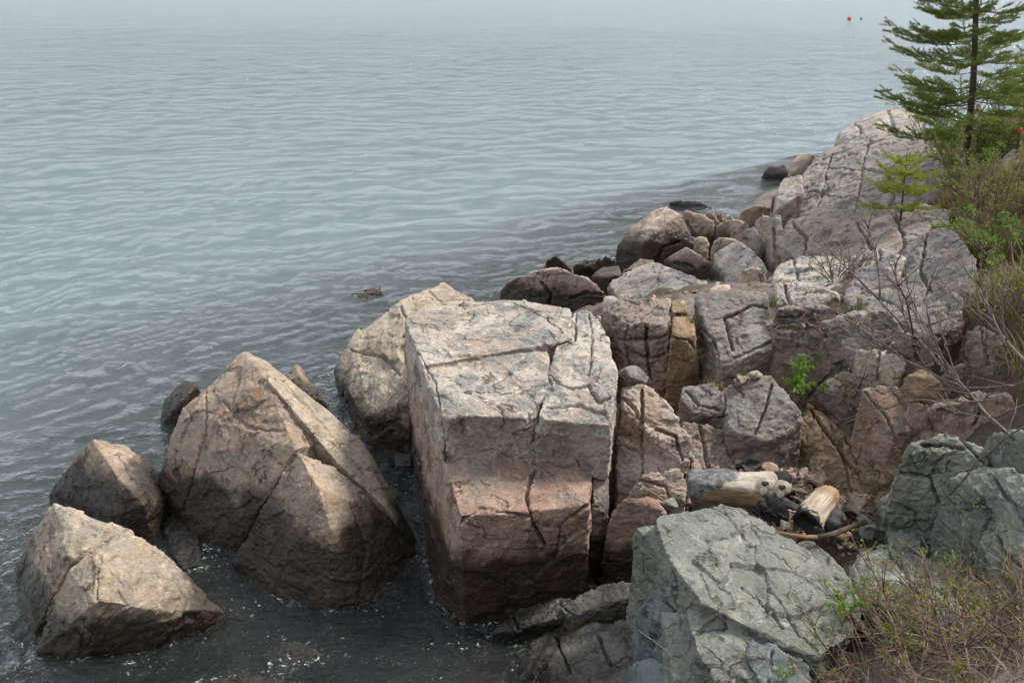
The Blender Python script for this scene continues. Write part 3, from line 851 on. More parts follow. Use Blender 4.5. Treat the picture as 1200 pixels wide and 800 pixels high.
B('low ochre step, at the foot of the rusty pink overhanging block', 'ochre', '1010,548,1.02 1040,540,1.06 1064,556,1.04 1058,580,.90 1018,578,.88', .4, rnd=2, fac=1.2)

# --- loose stones
stones = [
    ('yellow ochre stone in the dark gap below the big cracked block', 'ochre', 678, 668, .13, .10),
    ('small orange stone, beside the wet foot of the upright pink boulder', 'ochre', 706, 677, .18, .065),
    ('grey green round stone, left of the yellow ochre stone', 'green', 661, 676, .12, .075),
    ('grey stone leaning in the gap, above the yellow ochre stone', 'grey', 684, 650, .25, .09),
    ('dark slanted stone in the gap, right of the yellow ochre stone', 'blue', 698, 666, .17, .09),
    ('flat pale stone, in front of the yellow ochre stone', 'green', 694, 684, .16, .085),
    ('dark angular stone by the water, below the cracked block right corner', 'dark', 668, 692, .12, .12),
    ('small grey stone perched on top of the pink ledge, by the dark gap', 'grey', 742, 440, 1.42, .115),
    ('pale yellow stone, left one under the grey lichen block', 'tan', 866, 446, 1.40, .07),
    ('pale yellow stone, right one under the grey lichen block', 'tan', 884, 438, 1.44, .06),
    ('grey stone caught behind the two-knot log on its left', 'green', 785, 590, .92, .07),
    ('reddish stone between log stub and olive bedrock', 'rust', 958, 562, .92, .09),
    ('pinkish stone at the foot of the olive bedrock', 'rust', 1012, 548, .98, .09),
    ('white grey pebble, between the two logs', 'pale', 917, 614, 1.07, .045),
    ('grey pebble, right end of the leaning stick', 'green', 1018, 622, .98, .07),
    ('red brown stone behind the two-knot log', 'rust', 900, 548, .92, .085),
    ('pale flat stone, behind the two-knot log in the middle', 'pale', 868, 540, .92, .075),
    ('small brown stone, in the joint above the two-knot log', 'rust', 815, 545, .92, .075),
    ('dark brown stone, right of the log stub', 'dark', 1000, 598, .95, .085),
    ('orange flat stone beside the wet hollow', 'ochre', 984, 628, .92, .055),
]
for lab, mt, px, py, z, r in stones:
    x, y, z = PZ(px, py, z)
    ps = []
    for k in range(14):
        d = RNG.normal(size=3)
        d /= np.linalg.norm(d)
        d *= (r * RNG.uniform(.8, 1.1), r * RNG.uniform(.7, 1.0), r * RNG.uniform(.5, .7))
        ps.append('w:%.4f:%.4f:%.4f' % (x + d[0], y + d[1], z + d[2]))
    rock('stone', lab, 'stone', mt, '!' + ' '.join(ps), None, 'loose stones', rnd=3, fac=.35, warp=.3, fine=.4, vox=.006)

# ------------------------------------------------------------------ ground
CTRL = [PZ(*map(float, t.split(','))) for t in (
    '1200,800,1.95 1100,800,1.45 1000,800,.85 850,790,.45 745,790,-.1 900,680,.6 760,690,.05 985,640,.86 1020,610,.86 900,600,.85 950,610,.88 860,575,.92 '
    '700,690,.0 660,740,-.15 600,760,-.3 560,780,-.35 500,760,-.45 300,780,-.45 100,790,-.45 540,715,-.4 700,640,.05 718,560,.2 730,480,.55 '
    '820,560,.8 860,545,.82 900,550,.84 960,560,.72 1000,580,.8 1060,560,.9 1100,520,1.05 1150,500,1.3 1200,500,1.6 1200,600,1.2 1150,650,.95 1200,700,1.5 '
    '1100,700,1.0 1030,680,.85 1000,740,.8 1200,420,1.9 1150,440,1.5 1100,450,1.35 1040,440,1.4 980,440,1.25 940,460,.95 870,450,1.15 800,450,1.1 '
    '1000,380,1.5 940,350,1.6 880,350,1.35 800,350,1.25 720,370,1.05 1060,400,1.36 1130,370,1.52 1200,330,2.15 1150,300,1.78 1080,320,1.15 1000,330,1.0 '
    '1060,250,1.25 1130,240,1.82 1200,240,2.1 1110,190,1.7 1150,170,1.85 1200,170,2.05 1200,130,2.0 1100,150,.7 1050,180,.7 1000,200,.2 950,280,.3 '
    '900,320,.4 850,300,.2 800,320,.2 740,330,.1 650,350,.0 560,345,-.3 900,250,.1 880,220,-.4 940,180,-.4 1000,120,-.8 780,240,-.4 720,290,-.4 '
    '600,300,-.9 500,340,-.7 470,420,-.5 490,500,-.4 400,450,-.6 300,400,-.9 200,480,-.7 150,560,-.5 50,600,-.6 0,700,-.5 0,400,-1.3 300,300,-1.7 '
    '0,200,-2.6 600,150,-2.6 1000,60,-2.8').split()]
CTRL += [(8, 3, 2.3), (10, 8, 2.6), (10, 14, 1.8), (11, 20, -.4), (7, 24, -1.5), (14, 5, 3), (14, 14, 2.2), (.5, 0, 2.2), (3, 0, 2.3), (-.6, 1.2, .9), (-4, 0, -.5), (-2, 2, -.3),
         (-9, 2, -1.5), (-12, 10, -2.6), (0, 30, -3.2), (14, 30, -2.5), (0, -3, 2.4), (8, -3, 2.6), (1.0, 1.2, 1.35), (2.2, 1.2, 2.0)]
C3 = np.array(CTRL)
dm = np.linalg.norm(C3[:, None, :2] - C3[None, :, :2], axis=2)
A = np.zeros((len(C3) + 3, len(C3) + 3))
A[:len(C3), :len(C3)] = -dm + np.eye(len(C3)) * -.02
A[:len(C3), -3] = 1
A[:len(C3), -2:] = C3[:, :2]
A[-3, :len(C3)] = 1
A[-2:, :len(C3)] = C3[:, :2].T
WT = np.linalg.solve(A, np.concatenate([C3[:, 2], [0, 0, 0]]))


def ground_z(xy, detail=True):
    xy = np.atleast_2d(np.asarray(xy, float))
    xc = np.stack([np.clip(xy[:, 0], -13, 15), np.clip(xy[:, 1], -4, 31)], 1)
    out = np.empty(len(xy))
    for k in range(0, len(xy), 20000):
        q = xc[k:k + 20000]
        d = np.linalg.norm(q[:, None] - C3[None, :, :2], axis=2)
        out[k:k + 20000] = -d @ WT[:-3] + WT[-3] + q @ WT[-2:]
    out = np.clip(out, -3.5, 3.2)
    over = np.maximum(0, np.linalg.norm(xy - xc, axis=1))
    sea = (xy[:, 0] < 12) | (xy[:, 1] > 31)
    out = np.where(sea, np.maximum(out - over * .2, -3.5), out)
    out = out + np.clip((-1.0 - xy[:, 1]) * 1.7, 0, 13) * np.clip((xy[:, 0] + 9) / 4, 0, 1)      # unseen bank added behind the viewer to cut skylight on front faces
    if detail:
        p = np.stack([xy[:, 0], xy[:, 1], out * 0], 1)
        fadeo = np.clip((17 - xy[:, 1]) / 4, 0, 1) * np.clip((xy[:, 0] + 4.2) / 1, 0, 1)
        out = out + fadeo * .07 * fbm(p * 1.3, 5, 5, .55) + fadeo * .03 * facet(np.stack([xy[:, 0] * 5, xy[:, 1] * 5, out * 6], 1) + .3 * vvec(p * 5, 2), 8)
    return out


def axis(parts):
    a = []
    for lo, hi, st in parts:
        a.append(np.arange(lo, hi, st))
    return np.concatenate(a + [[parts[-1][1]]])


gx = axis([(-6000, -400, 800), (-400, -40, 60), (-40, -4, 2.0), (-4, 6, .04), (6, 16, .25), (16, 60, 4), (60, 400, 60), (400, 6000, 800)])
gy = axis([(-400, -40, 60), (-40, -4, 4), (-4, 1.2, .2), (1.2, 12, .04), (12, 32, .12), (32, 60, 4), (60, 400, 60), (400, 9000, 800)])
GX, GY = np.meshgrid(gx, gy)
XY = np.stack([GX.ravel(), GY.ravel()], 1)
GZ = ground_z(XY)
nx, ny = len(gx), len(gy)
ii = (np.arange(ny - 1)[:, None] * nx + np.arange(nx - 1)[None]).ravel()
Fq = np.stack([ii, ii + 1, ii + nx + 1, ii + nx], 1)
gme = mesh_from_np('ground', np.column_stack([XY, GZ]), Fq)
smooth(gme)


def ground_mat():
    m, nt = new_mat('earth_and_broken_rock')
    g = NT(nt)
    geo = g.n('ShaderNodeNewGeometry')
    v = geo.outputs['Position']
    sep = g.n('ShaderNodeSeparateXYZ')
    g.l(v, sep.inputs[0])
    n1 = g.noise(v, 1.7, 6, .65, .5)
    n2 = g.noise(v, 11, 7, .7, .3)
    col = g.mix(g.ramp(n1, .4, .6), (.115, .09, .072), (.18, .145, .12))
    col = g.mix(g.ramp(n2, .5, .68), col, (.075, .055, .038))
    col = g.mix(g.ramp(g.noise(v, 55, 4, .7), .58, .7), col, (.24, .18, .13))
    col = g.mix(g.ramp(g.noise(v, .9, 6, .7, .3), .46, .58), col, (.07, .048, .03))
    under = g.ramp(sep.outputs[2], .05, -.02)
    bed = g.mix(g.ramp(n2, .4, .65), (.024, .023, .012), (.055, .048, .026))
    sand_scatter = g.mix(g.ramp(n1, .4, .6), (.43, .52, .555), (.49, .58, .61))  # bed paled and blued offshore to paint in light scattered by deep water
    bed = g.mix(g.ramp(sep.outputs[2], -.45, -1.75), bed, sand_scatter)
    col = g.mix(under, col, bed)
    bs = g.n('ShaderNodeBsdfPrincipled')
    g.l(col, bs.inputs['Base Color'])
    bs.inputs['Roughness'].default_value = .9
    bp = g.n('ShaderNodeBump')
    bp.inputs['Strength'].default_value = .8
    bp.inputs['Distance'].default_value = .03
    g.l(g.math('ADD', n2, g.math('MULTIPLY', g.noise(v, 40, 6, .7), .5)), bp.inputs['Height'])
    g.l(bp.outputs[0], bs.inputs['Normal'])
    out = g.n('ShaderNodeOutputMaterial')
    g.l(bs.outputs[0], out.inputs[0])
    return m


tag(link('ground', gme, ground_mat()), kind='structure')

# ------------------------------------------------------------------ water
ys = np.concatenate([np.exp(np.arange(math.log(1.3), math.log(70), .0042)), np.exp(np.arange(math.log(70.5), math.log(9000), .025))])
us = np.linspace(-1.15, 1.15, 1000)
WX = ys[:, None] * us[None]
WY = np.broadcast_to(ys[:, None], WX.shape)
wx, wy = WX.ravel(), WY.ravel()
step = np.maximum(ys * .0042, ys * (2.3 / 1000))
step = np.repeat(step, len(us))
wz = np.zeros_like(wx)
rw = np.random.default_rng(3)
gust = fbm(np.stack([wx * .16, wy * .10, wx * 0], 1), 77, 3)
gust2 = fbm(np.stack([wx * .55, wy * .45, wx * 0], 1), 78, 3)
warpx = wx + .35 * fbm(np.stack([wx * .5, wy * .5, wx * 0], 1), 80, 3)
warpy = wy + .25 * fbm(np.stack([wx * .5, wy * .5, wx * 0 + 9], 1), 81, 3)
for k in range(64):
    lam = math.exp(rw.uniform(math.log(.10), math.log(2.4)))
    th = -math.pi / 2 + .18 + rw.normal() * (.52 if lam > .5 else .85)
    kk = 2 * math.pi / lam
    amp = .0034 * lam ** .84 * (1 + .25 * rw.normal())
    ph = rw.uniform(0, 6.28)
    fade = np.clip((lam / step - 3.2) / 3, 0, 1)
    mod = np.clip(1 + .7 * (gust if lam > .5 else gust2), .25, 2)
    s = np.sin(kk * (math.cos(th) * warpx + math.sin(th) * warpy) + ph)
    wz += amp * fade * mod * (s + .25 * s * s * np.sign(s))
# churned water close to the rocks
near = np.clip((6.5 - wy) / 2.5, 0, 1) * np.clip((1.2 - wx) / .5, 0, 1)
wz += near * (.009 * (np.abs(fbm(np.stack([warpx * 5, warpy * 7, wx * 0], 1), 91, 3, .5)) - .3) + .010 * fbm(np.stack([wx * 2.2, wy * 2.6, wx * 0], 1), 92, 3))
from mathutils.kdtree import KDTree
WLN = np.concatenate(WATERLINE)
cellk = np.round(WLN[:, :2] / .03).astype(np.int64)
_, uq = np.unique(cellk[:, 0] * 100000 + cellk[:, 1], return_index=True)
WLN = WLN[uq]
kd = KDTree(len(WLN))
for q_, p_ in enumerate(WLN):
    kd.insert((float(p_[0]), float(p_[1]), 0), q_)
kd.balance()
shore = np.full(len(wx), 9.0, np.float32)
cand = np.where((wy < 16) & (wx > -4.5) & (wx < 5))[0]
for q_ in cand:
    shore[q_] = kd.find((wx[q_], wy[q_], 0))[2]
e = np.exp(-shore / .35)
rip_n = fbm(np.stack([wx * 2, wy * 2, wx * 0], 1), 95, 2)
wz += .0045 * e * np.sin(shore * 6.283 / .13 + 5 * rip_n) * np.clip(.6 + rip_n, 0, 1.5)
wz += .010 * e * fbm(np.stack([wx * 4.5, wy * 5.5, wx * 0], 1), 96, 3)
nx = len(us)
ny = len(ys)
ii = (np.arange(ny - 1)[:, None] * nx + np.arange(nx - 1)[None]).ravel()
Fq = np.stack([ii, ii + 1, ii + nx + 1, ii + nx], 1)
wme = mesh_from_np('water', np.column_stack([wx, wy, wz]), Fq)
smooth(wme)
at_ = wme.attributes.new('shore', 'FLOAT', 'POINT')
at_.data.foreach_set('value', shore)


def water_mat():
    m, nt = new_mat('sea_water')
    g = NT(nt)
    geo = g.n('ShaderNodeNewGeometry')
    v = geo.outputs['Position']
    mp = g.mapping(v, (1, 1.9, 1), (0, 0, .12))
    fine = g.noise(mp, 9, 5, .6, .3)
    rip = g.noise(mp, 2.6, 6, .62, .5)
    far = g.noise(g.mapping(v, (1, 1.7, 1)), 1.15, 7, .66, .4)
    h = g.math('ADD', g.math('MULTIPLY', fine, .028), g.math('MULTIPLY', rip, .085))
    h = g.math('ADD', h, g.math('MULTIPLY', far, .20))
    far2 = g.noise(g.mapping(v, (1, 1.5, 1), (0, 0, .1)), .24, 8, .68, .5)
    spf = g.n('ShaderNodeSeparateXYZ')
    g.l(v, spf.inputs[0])
    h = g.math('ADD', h, g.math('MULTIPLY', far2, g.ramp(spf.outputs[1], 14, 45, 0, .65)))
    bp = g.n('ShaderNodeBump')
    sp0 = g.n('ShaderNodeSeparateXYZ')
    g.l(v, sp0.inputs[0])
    g.l(g.ramp(sp0.outputs[1], 12, 60, .85, 1.0), bp.inputs['Strength'])
    bp.inputs['Distance'].default_value = 1.0
    g.l(h, bp.inputs['Height'])
    fr = g.n('ShaderNodeFresnel')
    fr.inputs['IOR'].default_value = 1.333
    g.l(bp.outputs[0], fr.inputs['Normal'])
    gl = g.n('ShaderNodeBsdfGlossy')
    g.l(g.ramp(sp0.outputs[1], 8, 90, .07, .12), gl.inputs['Roughness'])
    gl.inputs['Color'].default_value = (1, 1, 1, 1)
    g.l(bp.outputs[0], gl.inputs['Normal'])
    df = g.n('ShaderNodeBsdfDiffuse')
    df.inputs['Color'].default_value = (.030, .037, .037, 1)
    tr = g.n('ShaderNodeBsdfTransparent')
    tr.inputs['Color'].default_value = (.82, .86, .86, 1)
    body = g.n('ShaderNodeMixShader')
    body.inputs[0].default_value = .22
    g.l(tr.outputs[0], body.inputs[1])
    g.l(df.outputs[0], body.inputs[2])
    mx = g.n('ShaderNodeMixShader')
    g.l(fr.outputs[0], mx.inputs[0])
    g.l(body.outputs[0], mx.inputs[1])
    g.l(gl.outputs[0], mx.inputs[2])
    # flecks of foam drifting close to the shore
    sep = g.n('ShaderNodeSeparateXYZ')
    g.l(v, sep.inputs[0])
    fn = g.noise(g.mapping(v, (1, 1.7, 1), (0, 0, .5)), 26, 4, .6, .6)
    fp = g.noise(v, 1.3, 3, .5)
    zone = g.math('MULTIPLY', g.ramp(sep.outputs[1], 7.2, 4.6), g.ramp(fp, .50, .62))
    sh = g.n('ShaderNodeAttribute', attribute_name='shore').outputs['Fac']
    lap = g.math('MULTIPLY', g.ramp(sh, .09, .0), g.ramp(g.noise(v, 2.3, 4, .6), .45, .58))
    fm = g.math('MULTIPLY', g.ramp(fn, .645, .68), zone)
    fm = g.math('MAXIMUM', fm, g.math('MULTIPLY', lap, g.ramp(g.noise(g.mapping(v, (1, 1.4, 1)), 34, 5, .65, .8), .57, .63)))
    churn = g.math('MULTIPLY', g.ramp(sh, .6, .15), g.ramp(g.noise(v, 1.7, 3, .5), .56, .66))
    fm = g.math('MAXIMUM', fm, g.math('MULTIPLY', churn, g.ramp(fn, .635, .68)))
    fo = g.n('ShaderNodeBsdfDiffuse')
    fo.inputs['Color'].default_value = (.46, .48, .48, 1)
    mf = g.n('ShaderNodeMixShader')
    g.l(fm, mf.inputs[0])
    g.l(mx.outputs[0], mf.inputs[1])
    g.l(fo.outputs[0], mf.inputs[2])
    out = g.n('ShaderNodeOutputMaterial')
    g.l(mf.outputs[0], out.inputs[0])
    return m


tag(link('water', wme, water_mat()), kind='structure')
# ------------------------------------------------------------------ plants, wood and small things
ORIG = Vector((0, 0, CAM_H))
M['needle'] = plain_mat('spruce_needles', [(.13, .18, .038), (.20, .24, .05), (.27, .285, .065)], 9, .55, 0, .4)
M['needle_young'] = plain_mat('young_needles', [(.24, .28, .035), (.34, .36, .05), (.18, .22, .035)], 14, .55, 0, .4)
M['bark'] = plain_mat('spruce_bark', [(.075, .055, .042), (.12, .095, .075), (.045, .035, .028)], 18, .9, .8, 0, 40)
M['twig'] = plain_mat('bare_twigs', [(.15, .115, .095), (.095, .066, .054), (.22, .19, .165)], 12, .75, .2)
M['cane'] = plain_mat('bramble_canes', [(.14, .075, .058), (.22, .15, .125), (.075, .042, .036)], 10, .65, .2)
M['leaf'] = plain_mat('spring_leaves', [(.13, .26, .02), (.20, .34, .035), (.09, .17, .02)], 20, .5, 0, .4)
M['leaf_yellow'] = plain_mat('small_yellow_green_leaves', [(.15, .18, .03), (.23, .23, .05), (.09, .11, .025)], 20, .6, 0, .35)
M['catkin'] = plain_mat('pale_catkins', [(.34, .29, .17), (.42, .38, .25), (.26, .22, .11)], 40, .8, 0, .2)
M['dry'] = plain_mat('dry_grass', [(.24, .19, .095), (.16, .125, .06), (.30, .25, .14)], 6, .8, 0, .3)
M['olive'] = plain_mat('olive_grass', [(.115, .12, .035), (.16, .145, .05), (.075, .085, .025)], 5, .75, 0, .35)
M['dead'] = plain_mat('dead_grass', [(.14, .10, .08), (.07, .045, .036), (.25, .20, .165)], 5, .85, 0, .25)
M['fresh'] = plain_mat('dark_green_blades', [(.04, .07, .02), (.075, .11, .03)], 8, .6, 0, .3)


def needles(segs, per_m, length, width):
    P0 = np.array([a for a, b in segs])
    P1 = np.array([b for a, b in segs])
    L = np.linalg.norm(P1 - P0, axis=1)
    cnt = np.maximum(4, (L * per_m).astype(int))
    idx = np.repeat(np.arange(len(segs)), cnt)
    n = len(idx)
    t = RNG.uniform(0, 1, n)[:, None]
    A = (P1 - P0)[idx] / (L[idx][:, None] + 1e-9)
    p = P0[idx] + (P1 - P0)[idx] * t
    r = RNG.normal(size=(n, 3))
    r -= A * (r * A).sum(1)[:, None]
    r /= np.linalg.norm(r, axis=1)[:, None] + 1e-9
    r[:, 2] = r[:, 2] * .75 + .12
    d = A * .65 + r * .75
    d /= np.linalg.norm(d, axis=1)[:, None]
    l = length * RNG.uniform(.7, 1.15, n)[:, None]
    s = np.cross(d, RNG.normal(size=(n, 3)))
    s /= np.linalg.norm(s, axis=1)[:, None] + 1e-9
    V = np.stack([p - s * width * .5, p + s * width * .5, p + d * l], 1).reshape(-1, 3)
    F = np.arange(3 * n).reshape(-1, 3)
    return V, F


def conifer(name, label, cat, loc, height, spread, spacing, per, trunk_r, mat, seed, first=.12, nl=.02, nw=.0032, dens=260, shape=1.0, up=.10, group=None, tw=.045, lx=-.17):
    rr = np.random.default_rng(seed)
    root = empty(name, loc, label, cat, group)
    o = np.array(loc, float)
    wood = MB()
    hs = np.linspace(-.15, height, 14)
    lean = np.array([lx, rr.normal() * .004, 0])
    path = np.stack([o + np.array([0, 0, h]) + lean * h + np.array([math.sin(h * 2.1), math.cos(h * 1.7), 0]) * .006 * height for h in hs])
    wood.tube(path, np.maximum(.004, trunk_r * (1 - np.clip(hs / height, 0, 1)) ** .8), 9)
    segs = []
    h = first * height
    while h < height * .985:
        f = (h - first * height) / (height * (1 - first))
        a0 = rr.uniform(0, 6.28)
        for k in range(per + rr.integers(0, 2)):
            az = a0 + k * 6.283 / per + rr.normal() * .28
            hh = h + rr.normal() * spacing * .22
            L = spread * (1 - f) ** shape * rr.uniform(.62, 1.08) + .03 * spread
            dx = np.array([math.cos(az), math.sin(az), 0])
            sd = np.array([-dx[1], dx[0], 0])
            bs = o + lean * hh + np.array([0, 0, hh])
            ss = np.linspace(0, 1, 8)
            bend = rr.normal() * .06
            pts = np.stack([bs + dx * L * s + sd * bend * L * s * s + np.array([0, 0, L * ((up + .35 * f) * s - .34 * s * (1 - s) * 1.2 + .10 * s * s)]) for s in ss])
            wood.tube(pts, np.linspace(max(.0025, trunk_r * .16 * (L / spread)), .0015, 8), 4)
            for i in range(7):
                segs.append((pts[i], pts[i + 1])) if i > 1 else None
            st = tw * max(.35, L)
            s = .18
            side = 1
            while s < .98:
                p = bs + (pts[min(7, int(s * 7))] - bs) * (s / max(.01, int(s * 7) / 7)) if int(s * 7) > 0 else bs + (pts[1] - bs) * s * 7
                tl = L * (.34 * (1 - s) ** .7 + .07) * rr.uniform(.7, 1.15)
                ax = (pts[-1] - pts[-3])
                ax = ax / np.linalg.norm(ax)
                d = ax * .72 + sd * side * .75 + np.array([0, 0, rr.normal() * .12 - .02])
                d /= np.linalg.norm(d)
                e = p + d * tl + np.array([0, 0, -.04 * tl])
                segs.append((p, e))
                if tl > .13:
                    m1 = p + (e - p) * .45
                    for q in (-1, 1):
                        d2 = d * .75 + np.cross(d, [0, 0, 1]) * q * .6 + np.array([0, 0, rr.normal() * .15])
                        segs.append((m1, m1 + d2 * tl * .45))
                        m2 = p + (e - p) * .7
                        segs.append((m2, m2 + d2 * tl * .28))
                side = -side
                s += st / L * rr.uniform(.6, 1.1)
        h += spacing * (1 - .35 * f) * rr.uniform(.8, 1.2)
    segs.append((path[-2], path[-1] + np.array([0, 0, .05])))
    wood.build('trunk', M['bark'], parent=root, sm=True)
    V, F = needles(segs, dens, nl, nw)
    nd = MB()
    nd.add(V, F)
    nd.build('foliage', mat, parent=root)
    return root


def stem_path(p0, d, L, rr, n=8, curve=.35, grav=0.0):
    pts = [np.array(p0, float)]
    d = np.array(d, float)
    d /= np.linalg.norm(d)
    c = rr.normal(size=3) * curve
    for i in range(n):
        d = d + c / n + rr.normal(size=3) * .07 + np.array([0, 0, -grav / n])
        d /= np.linalg.norm(d)
        pts.append(pts[-1] + d * L / n)
    return np.array(pts)


def shrub(name, label, cat, loc, height, spread, nst, seed, wood='twig', leafmat=None, nleaf=6, leaf=.022, lean=(0, 0, 0), r0=.006, grav=.2, depth=2, group=None, stems=None, sub=5):
    rr = np.random.default_rng(seed)
    root = empty(name, loc, label, cat, group)
    W, Lf = MB(), MB()
    got = [0]

    def leaves(pts, n):
        if not leafmat:
            return
        for k in range(n):
            t = rr.uniform(.35, 1.0) * (len(pts) - 1)
            i = min(int(t), len(pts) - 2)
            p = pts[i] + (pts[i + 1] - pts[i]) * (t - i)
            Lf.leaf(p, rr.normal(size=3) + np.array([0, 0, .5]), leaf * rr.uniform(.6, 1.2))
            got[0] += 1

    def grow(pts, r, lev):
        n = len(pts)
        W.tube(pts, np.linspace(r, r * .45, n), 5 if r > .003 else 4)
        L = np.linalg.norm(np.diff(pts, axis=0), axis=1).sum()
        if lev <= 0:
            leaves(pts, nleaf)
            return
        for k in range(sub):
            t = rr.uniform(.25, .97) * (n - 1)
            i = min(int(t), n - 2)
            p = pts[i] + (pts[i + 1] - pts[i]) * (t - i)
            ax = pts[i + 1] - pts[i]
            ax /= np.linalg.norm(ax)
            d = ax * 1.1 + rr.normal(size=3) * .55 + np.array([0, 0, .25])
            grow(stem_path(p, d, L * rr.uniform(.22, .45), rr, 5, .4, grav * .3), r * .55, lev - 1)
        leaves(pts, nleaf // 2)

    if stems:
        for s_ in stems:
            P = np.array(s_[0])
            t = np.linspace(0, len(P) - 1, 12)
            pts = np.stack([np.interp(t, np.arange(len(P)), P[:, k]) for k in range(3)], 1)
            pts[1:-1] += rr.normal(size=(10, 3)) * .006
            grow(pts, s_[1], depth)
    else:
        for k in range(nst):
            a = rr.uniform(0, 6.283)
            o = np.array([math.cos(a), math.sin(a), 0]) * rr.uniform(0, .05) * min(1, height * 1.5 - .2 if height > .3 else .12)
            d = np.array([math.cos(a) * spread, math.sin(a) * spread, 1]) + np.array(lean) + rr.normal(size=3) * .15
            grow(stem_path(np.array(loc) + o + np.array([0, 0, -.04]), d, height * rr.uniform(.6, 1.1), rr, 9, .35, grav), r0 * rr.uniform(.7, 1.2), depth)
    W.build('stems', M[wood], parent=root)
    if got[0]:
        Lf.build('leaves', M[leafmat], parent=root)
    return root


def to_px(P):
    P = np.asarray(P, float)
    d = P - np.array([0, 0, CAM_H])
    f = d[:, 1] * CP - d[:, 2] * SP
    u = d[:, 1] * SP + d[:, 2] * CP
    return np.stack([600 + FPX * d[:, 0] / f, 400 - FPX * u / f], 1)


def in_poly(p, poly):
    poly = np.array(poly, float)
    x, y = p[:, 0], p[:, 1]
    ins = np.zeros(len(p), bool)
    j = len(poly) - 1
    for i in range(len(poly)):
        xi, yi = poly[i]
        xj, yj = poly[j]
        c = ((yi > y) != (yj > y)) & (x < (xj - xi) * (y - yi) / (yj - yi + 1e-12) + xi)
        ins ^= c
        j = i
    return ins


def scatter(n, box, poly, clump=0.0, seed=1):
    rr = np.random.default_rng(seed)
    out = []
    tot = 0
    for _ in range(60):
        xy = np.stack([rr.uniform(box[0], box[1], 20000), rr.uniform(box[2], box[3], 20000)], 1)
        if clump:
            m = fbm(np.stack([xy[:, 0] * 3.1, xy[:, 1] * 3.1, xy[:, 0] * 0], 1), seed, 3) + rr.normal(size=len(xy)) * .15
            xy = xy[m > clump - .5]
        z = ground_z(xy)
        p = np.column_stack([xy, z])
        p = p[in_poly(to_px(p), poly)]
        out.append(p)
        tot += len(p)
        if tot >= n:
            break
    return np.concatenate(out)[:n]


def blades(pos, h, w, lean, seed, droop=.5):
    rr = np.random.default_rng(seed)
    n = len(pos)
    H = h * rr.uniform(.45, 1.15, n)
    az = rr.uniform(0, 6.283, n)
    d = np.stack([np.cos(az), np.sin(az), np.zeros(n)], 1)
    s = np.stack([-d[:, 1], d[:, 0], np.zeros(n)], 1)
    ln = lean * rr.uniform(.2, 1.3, n)
    Wd = w * rr.uniform(.6, 1.3, n)
    rings = []
    for t, ww in ((0, 1), (.4, .85), (.75, .55), (1.0, .05)):
        c = pos + d * (H * ln * t ** 1.7)[:, None] + np.array([0, 0, 1.0]) * (H * (t - droop * ln * t ** 2.2 * .5))[:, None]
        rings.append(c - s * (Wd * ww * .5)[:, None])
        rings.append(c + s * (Wd * ww * .5)[:, None])
    V = np.stack(rings, 1).reshape(-1, 3)
    b = np.arange(n)[:, None] * 8
    F = np.concatenate([np.concatenate([b + k, b + k + 1, b + k + 3, b + k + 2], 1) for k in (0, 2, 4)])
    return V, F


def grass(name, mat, sets):
    mb = MB()
    for pos, h, w, lean, seed in sets:
        V, F = blades(pos - np.array([0, 0, .02]), h, w, lean, seed)
        mb.add(V, F)
    return tag(mb.build(name, M[mat]), kind='stuff')


def ground_at(px, py, z0=1.5):
    z = z0
    for _ in range(25):
        p = PZ(px, py, z)
        z = z * .5 + .5 * float(ground_z([p[:2]])[0])
    return PZ(px, py, z)


# --- conifers
conifer('spruce_tree', 'tall dark green spruce at the top right, rising above the frame', 'tree', PZ(1131, 196, 1.82), 4.7, 1.20, .27, 6, .044, M['needle'], 5, first=.10, nl=.030, nw=.0064, dens=330, shape=.62, up=.05, tw=.042)
conifer('spruce_tree', 'lower bushy spruce right behind the tall one, at the right edge', 'tree', PZ(1200, 150, 1.95), 1.5, .62, .2, 5, .025, M['needle'], 15, first=.06, nl=.03, nw=.006, dens=380, up=.12)
conifer('spruce_sapling', 'small yellow green spruce sapling standing on the mottled outcrop', 'sapling', PZ(1056, 252, 1.64),   .66, .52, .16, 6, .013, M['needle_young'], 8, first=.22, nl=.024, nw=.0058, dens=560, shape=.35, up=.06, tw=.07, lx=-.12)
conifer('spruce_sapling', 'tiny flat fir seedling on the slope, left of the bare shrub', 'sapling', PZ(1016, 424, 1.42), .22, .22, .07, 5, .005, M['needle_young'], 9, first=.3, nl=.016, nw=.004, dens=700, up=.12)

# --- leafy plants
shrub('leafy_plant', 'bright green leafy plant growing from a joint in the bedrock blocks', 'plant', PZ(938, 448, 1.30), .26, .75, 8, 21, 'twig', 'leaf', 16, .030, r0=.003, depth=1, sub=4)
shrub('leafy_plant', 'fresh green leaf cluster over the green slab, left one at the brambles', 'plant', PZ(992, 716, 1.08), .17, .7, 6, 22, 'cane', 'leaf', 12, .024, r0=.002, depth=1, sub=3)
shrub('leafy_plant', 'small fresh green leaf cluster, right of the larger one at the brambles', 'plant', PZ(1014, 700, 1.06), .10, .6, 4, 23, 'cane', 'leaf', 10, .02, r0=.002, depth=1, sub=3)
shrub('leafy_plant', 'green leaves among dead grass, at the bottom edge of the photo', 'plant', PZ(1058, 745, 1.25), .16, .8, 7, 24, 'cane', 'leaf', 8, .02, r0=.002, depth=1, sub=3)
shrub('leafy_plant', 'low green sprig at the bottom edge, on the green slab', 'plant', PZ(914, 795, 1.02), .12, .6, 5, 25, 'cane', 'leaf', 6, .016, r0=.002, depth=1, sub=3)

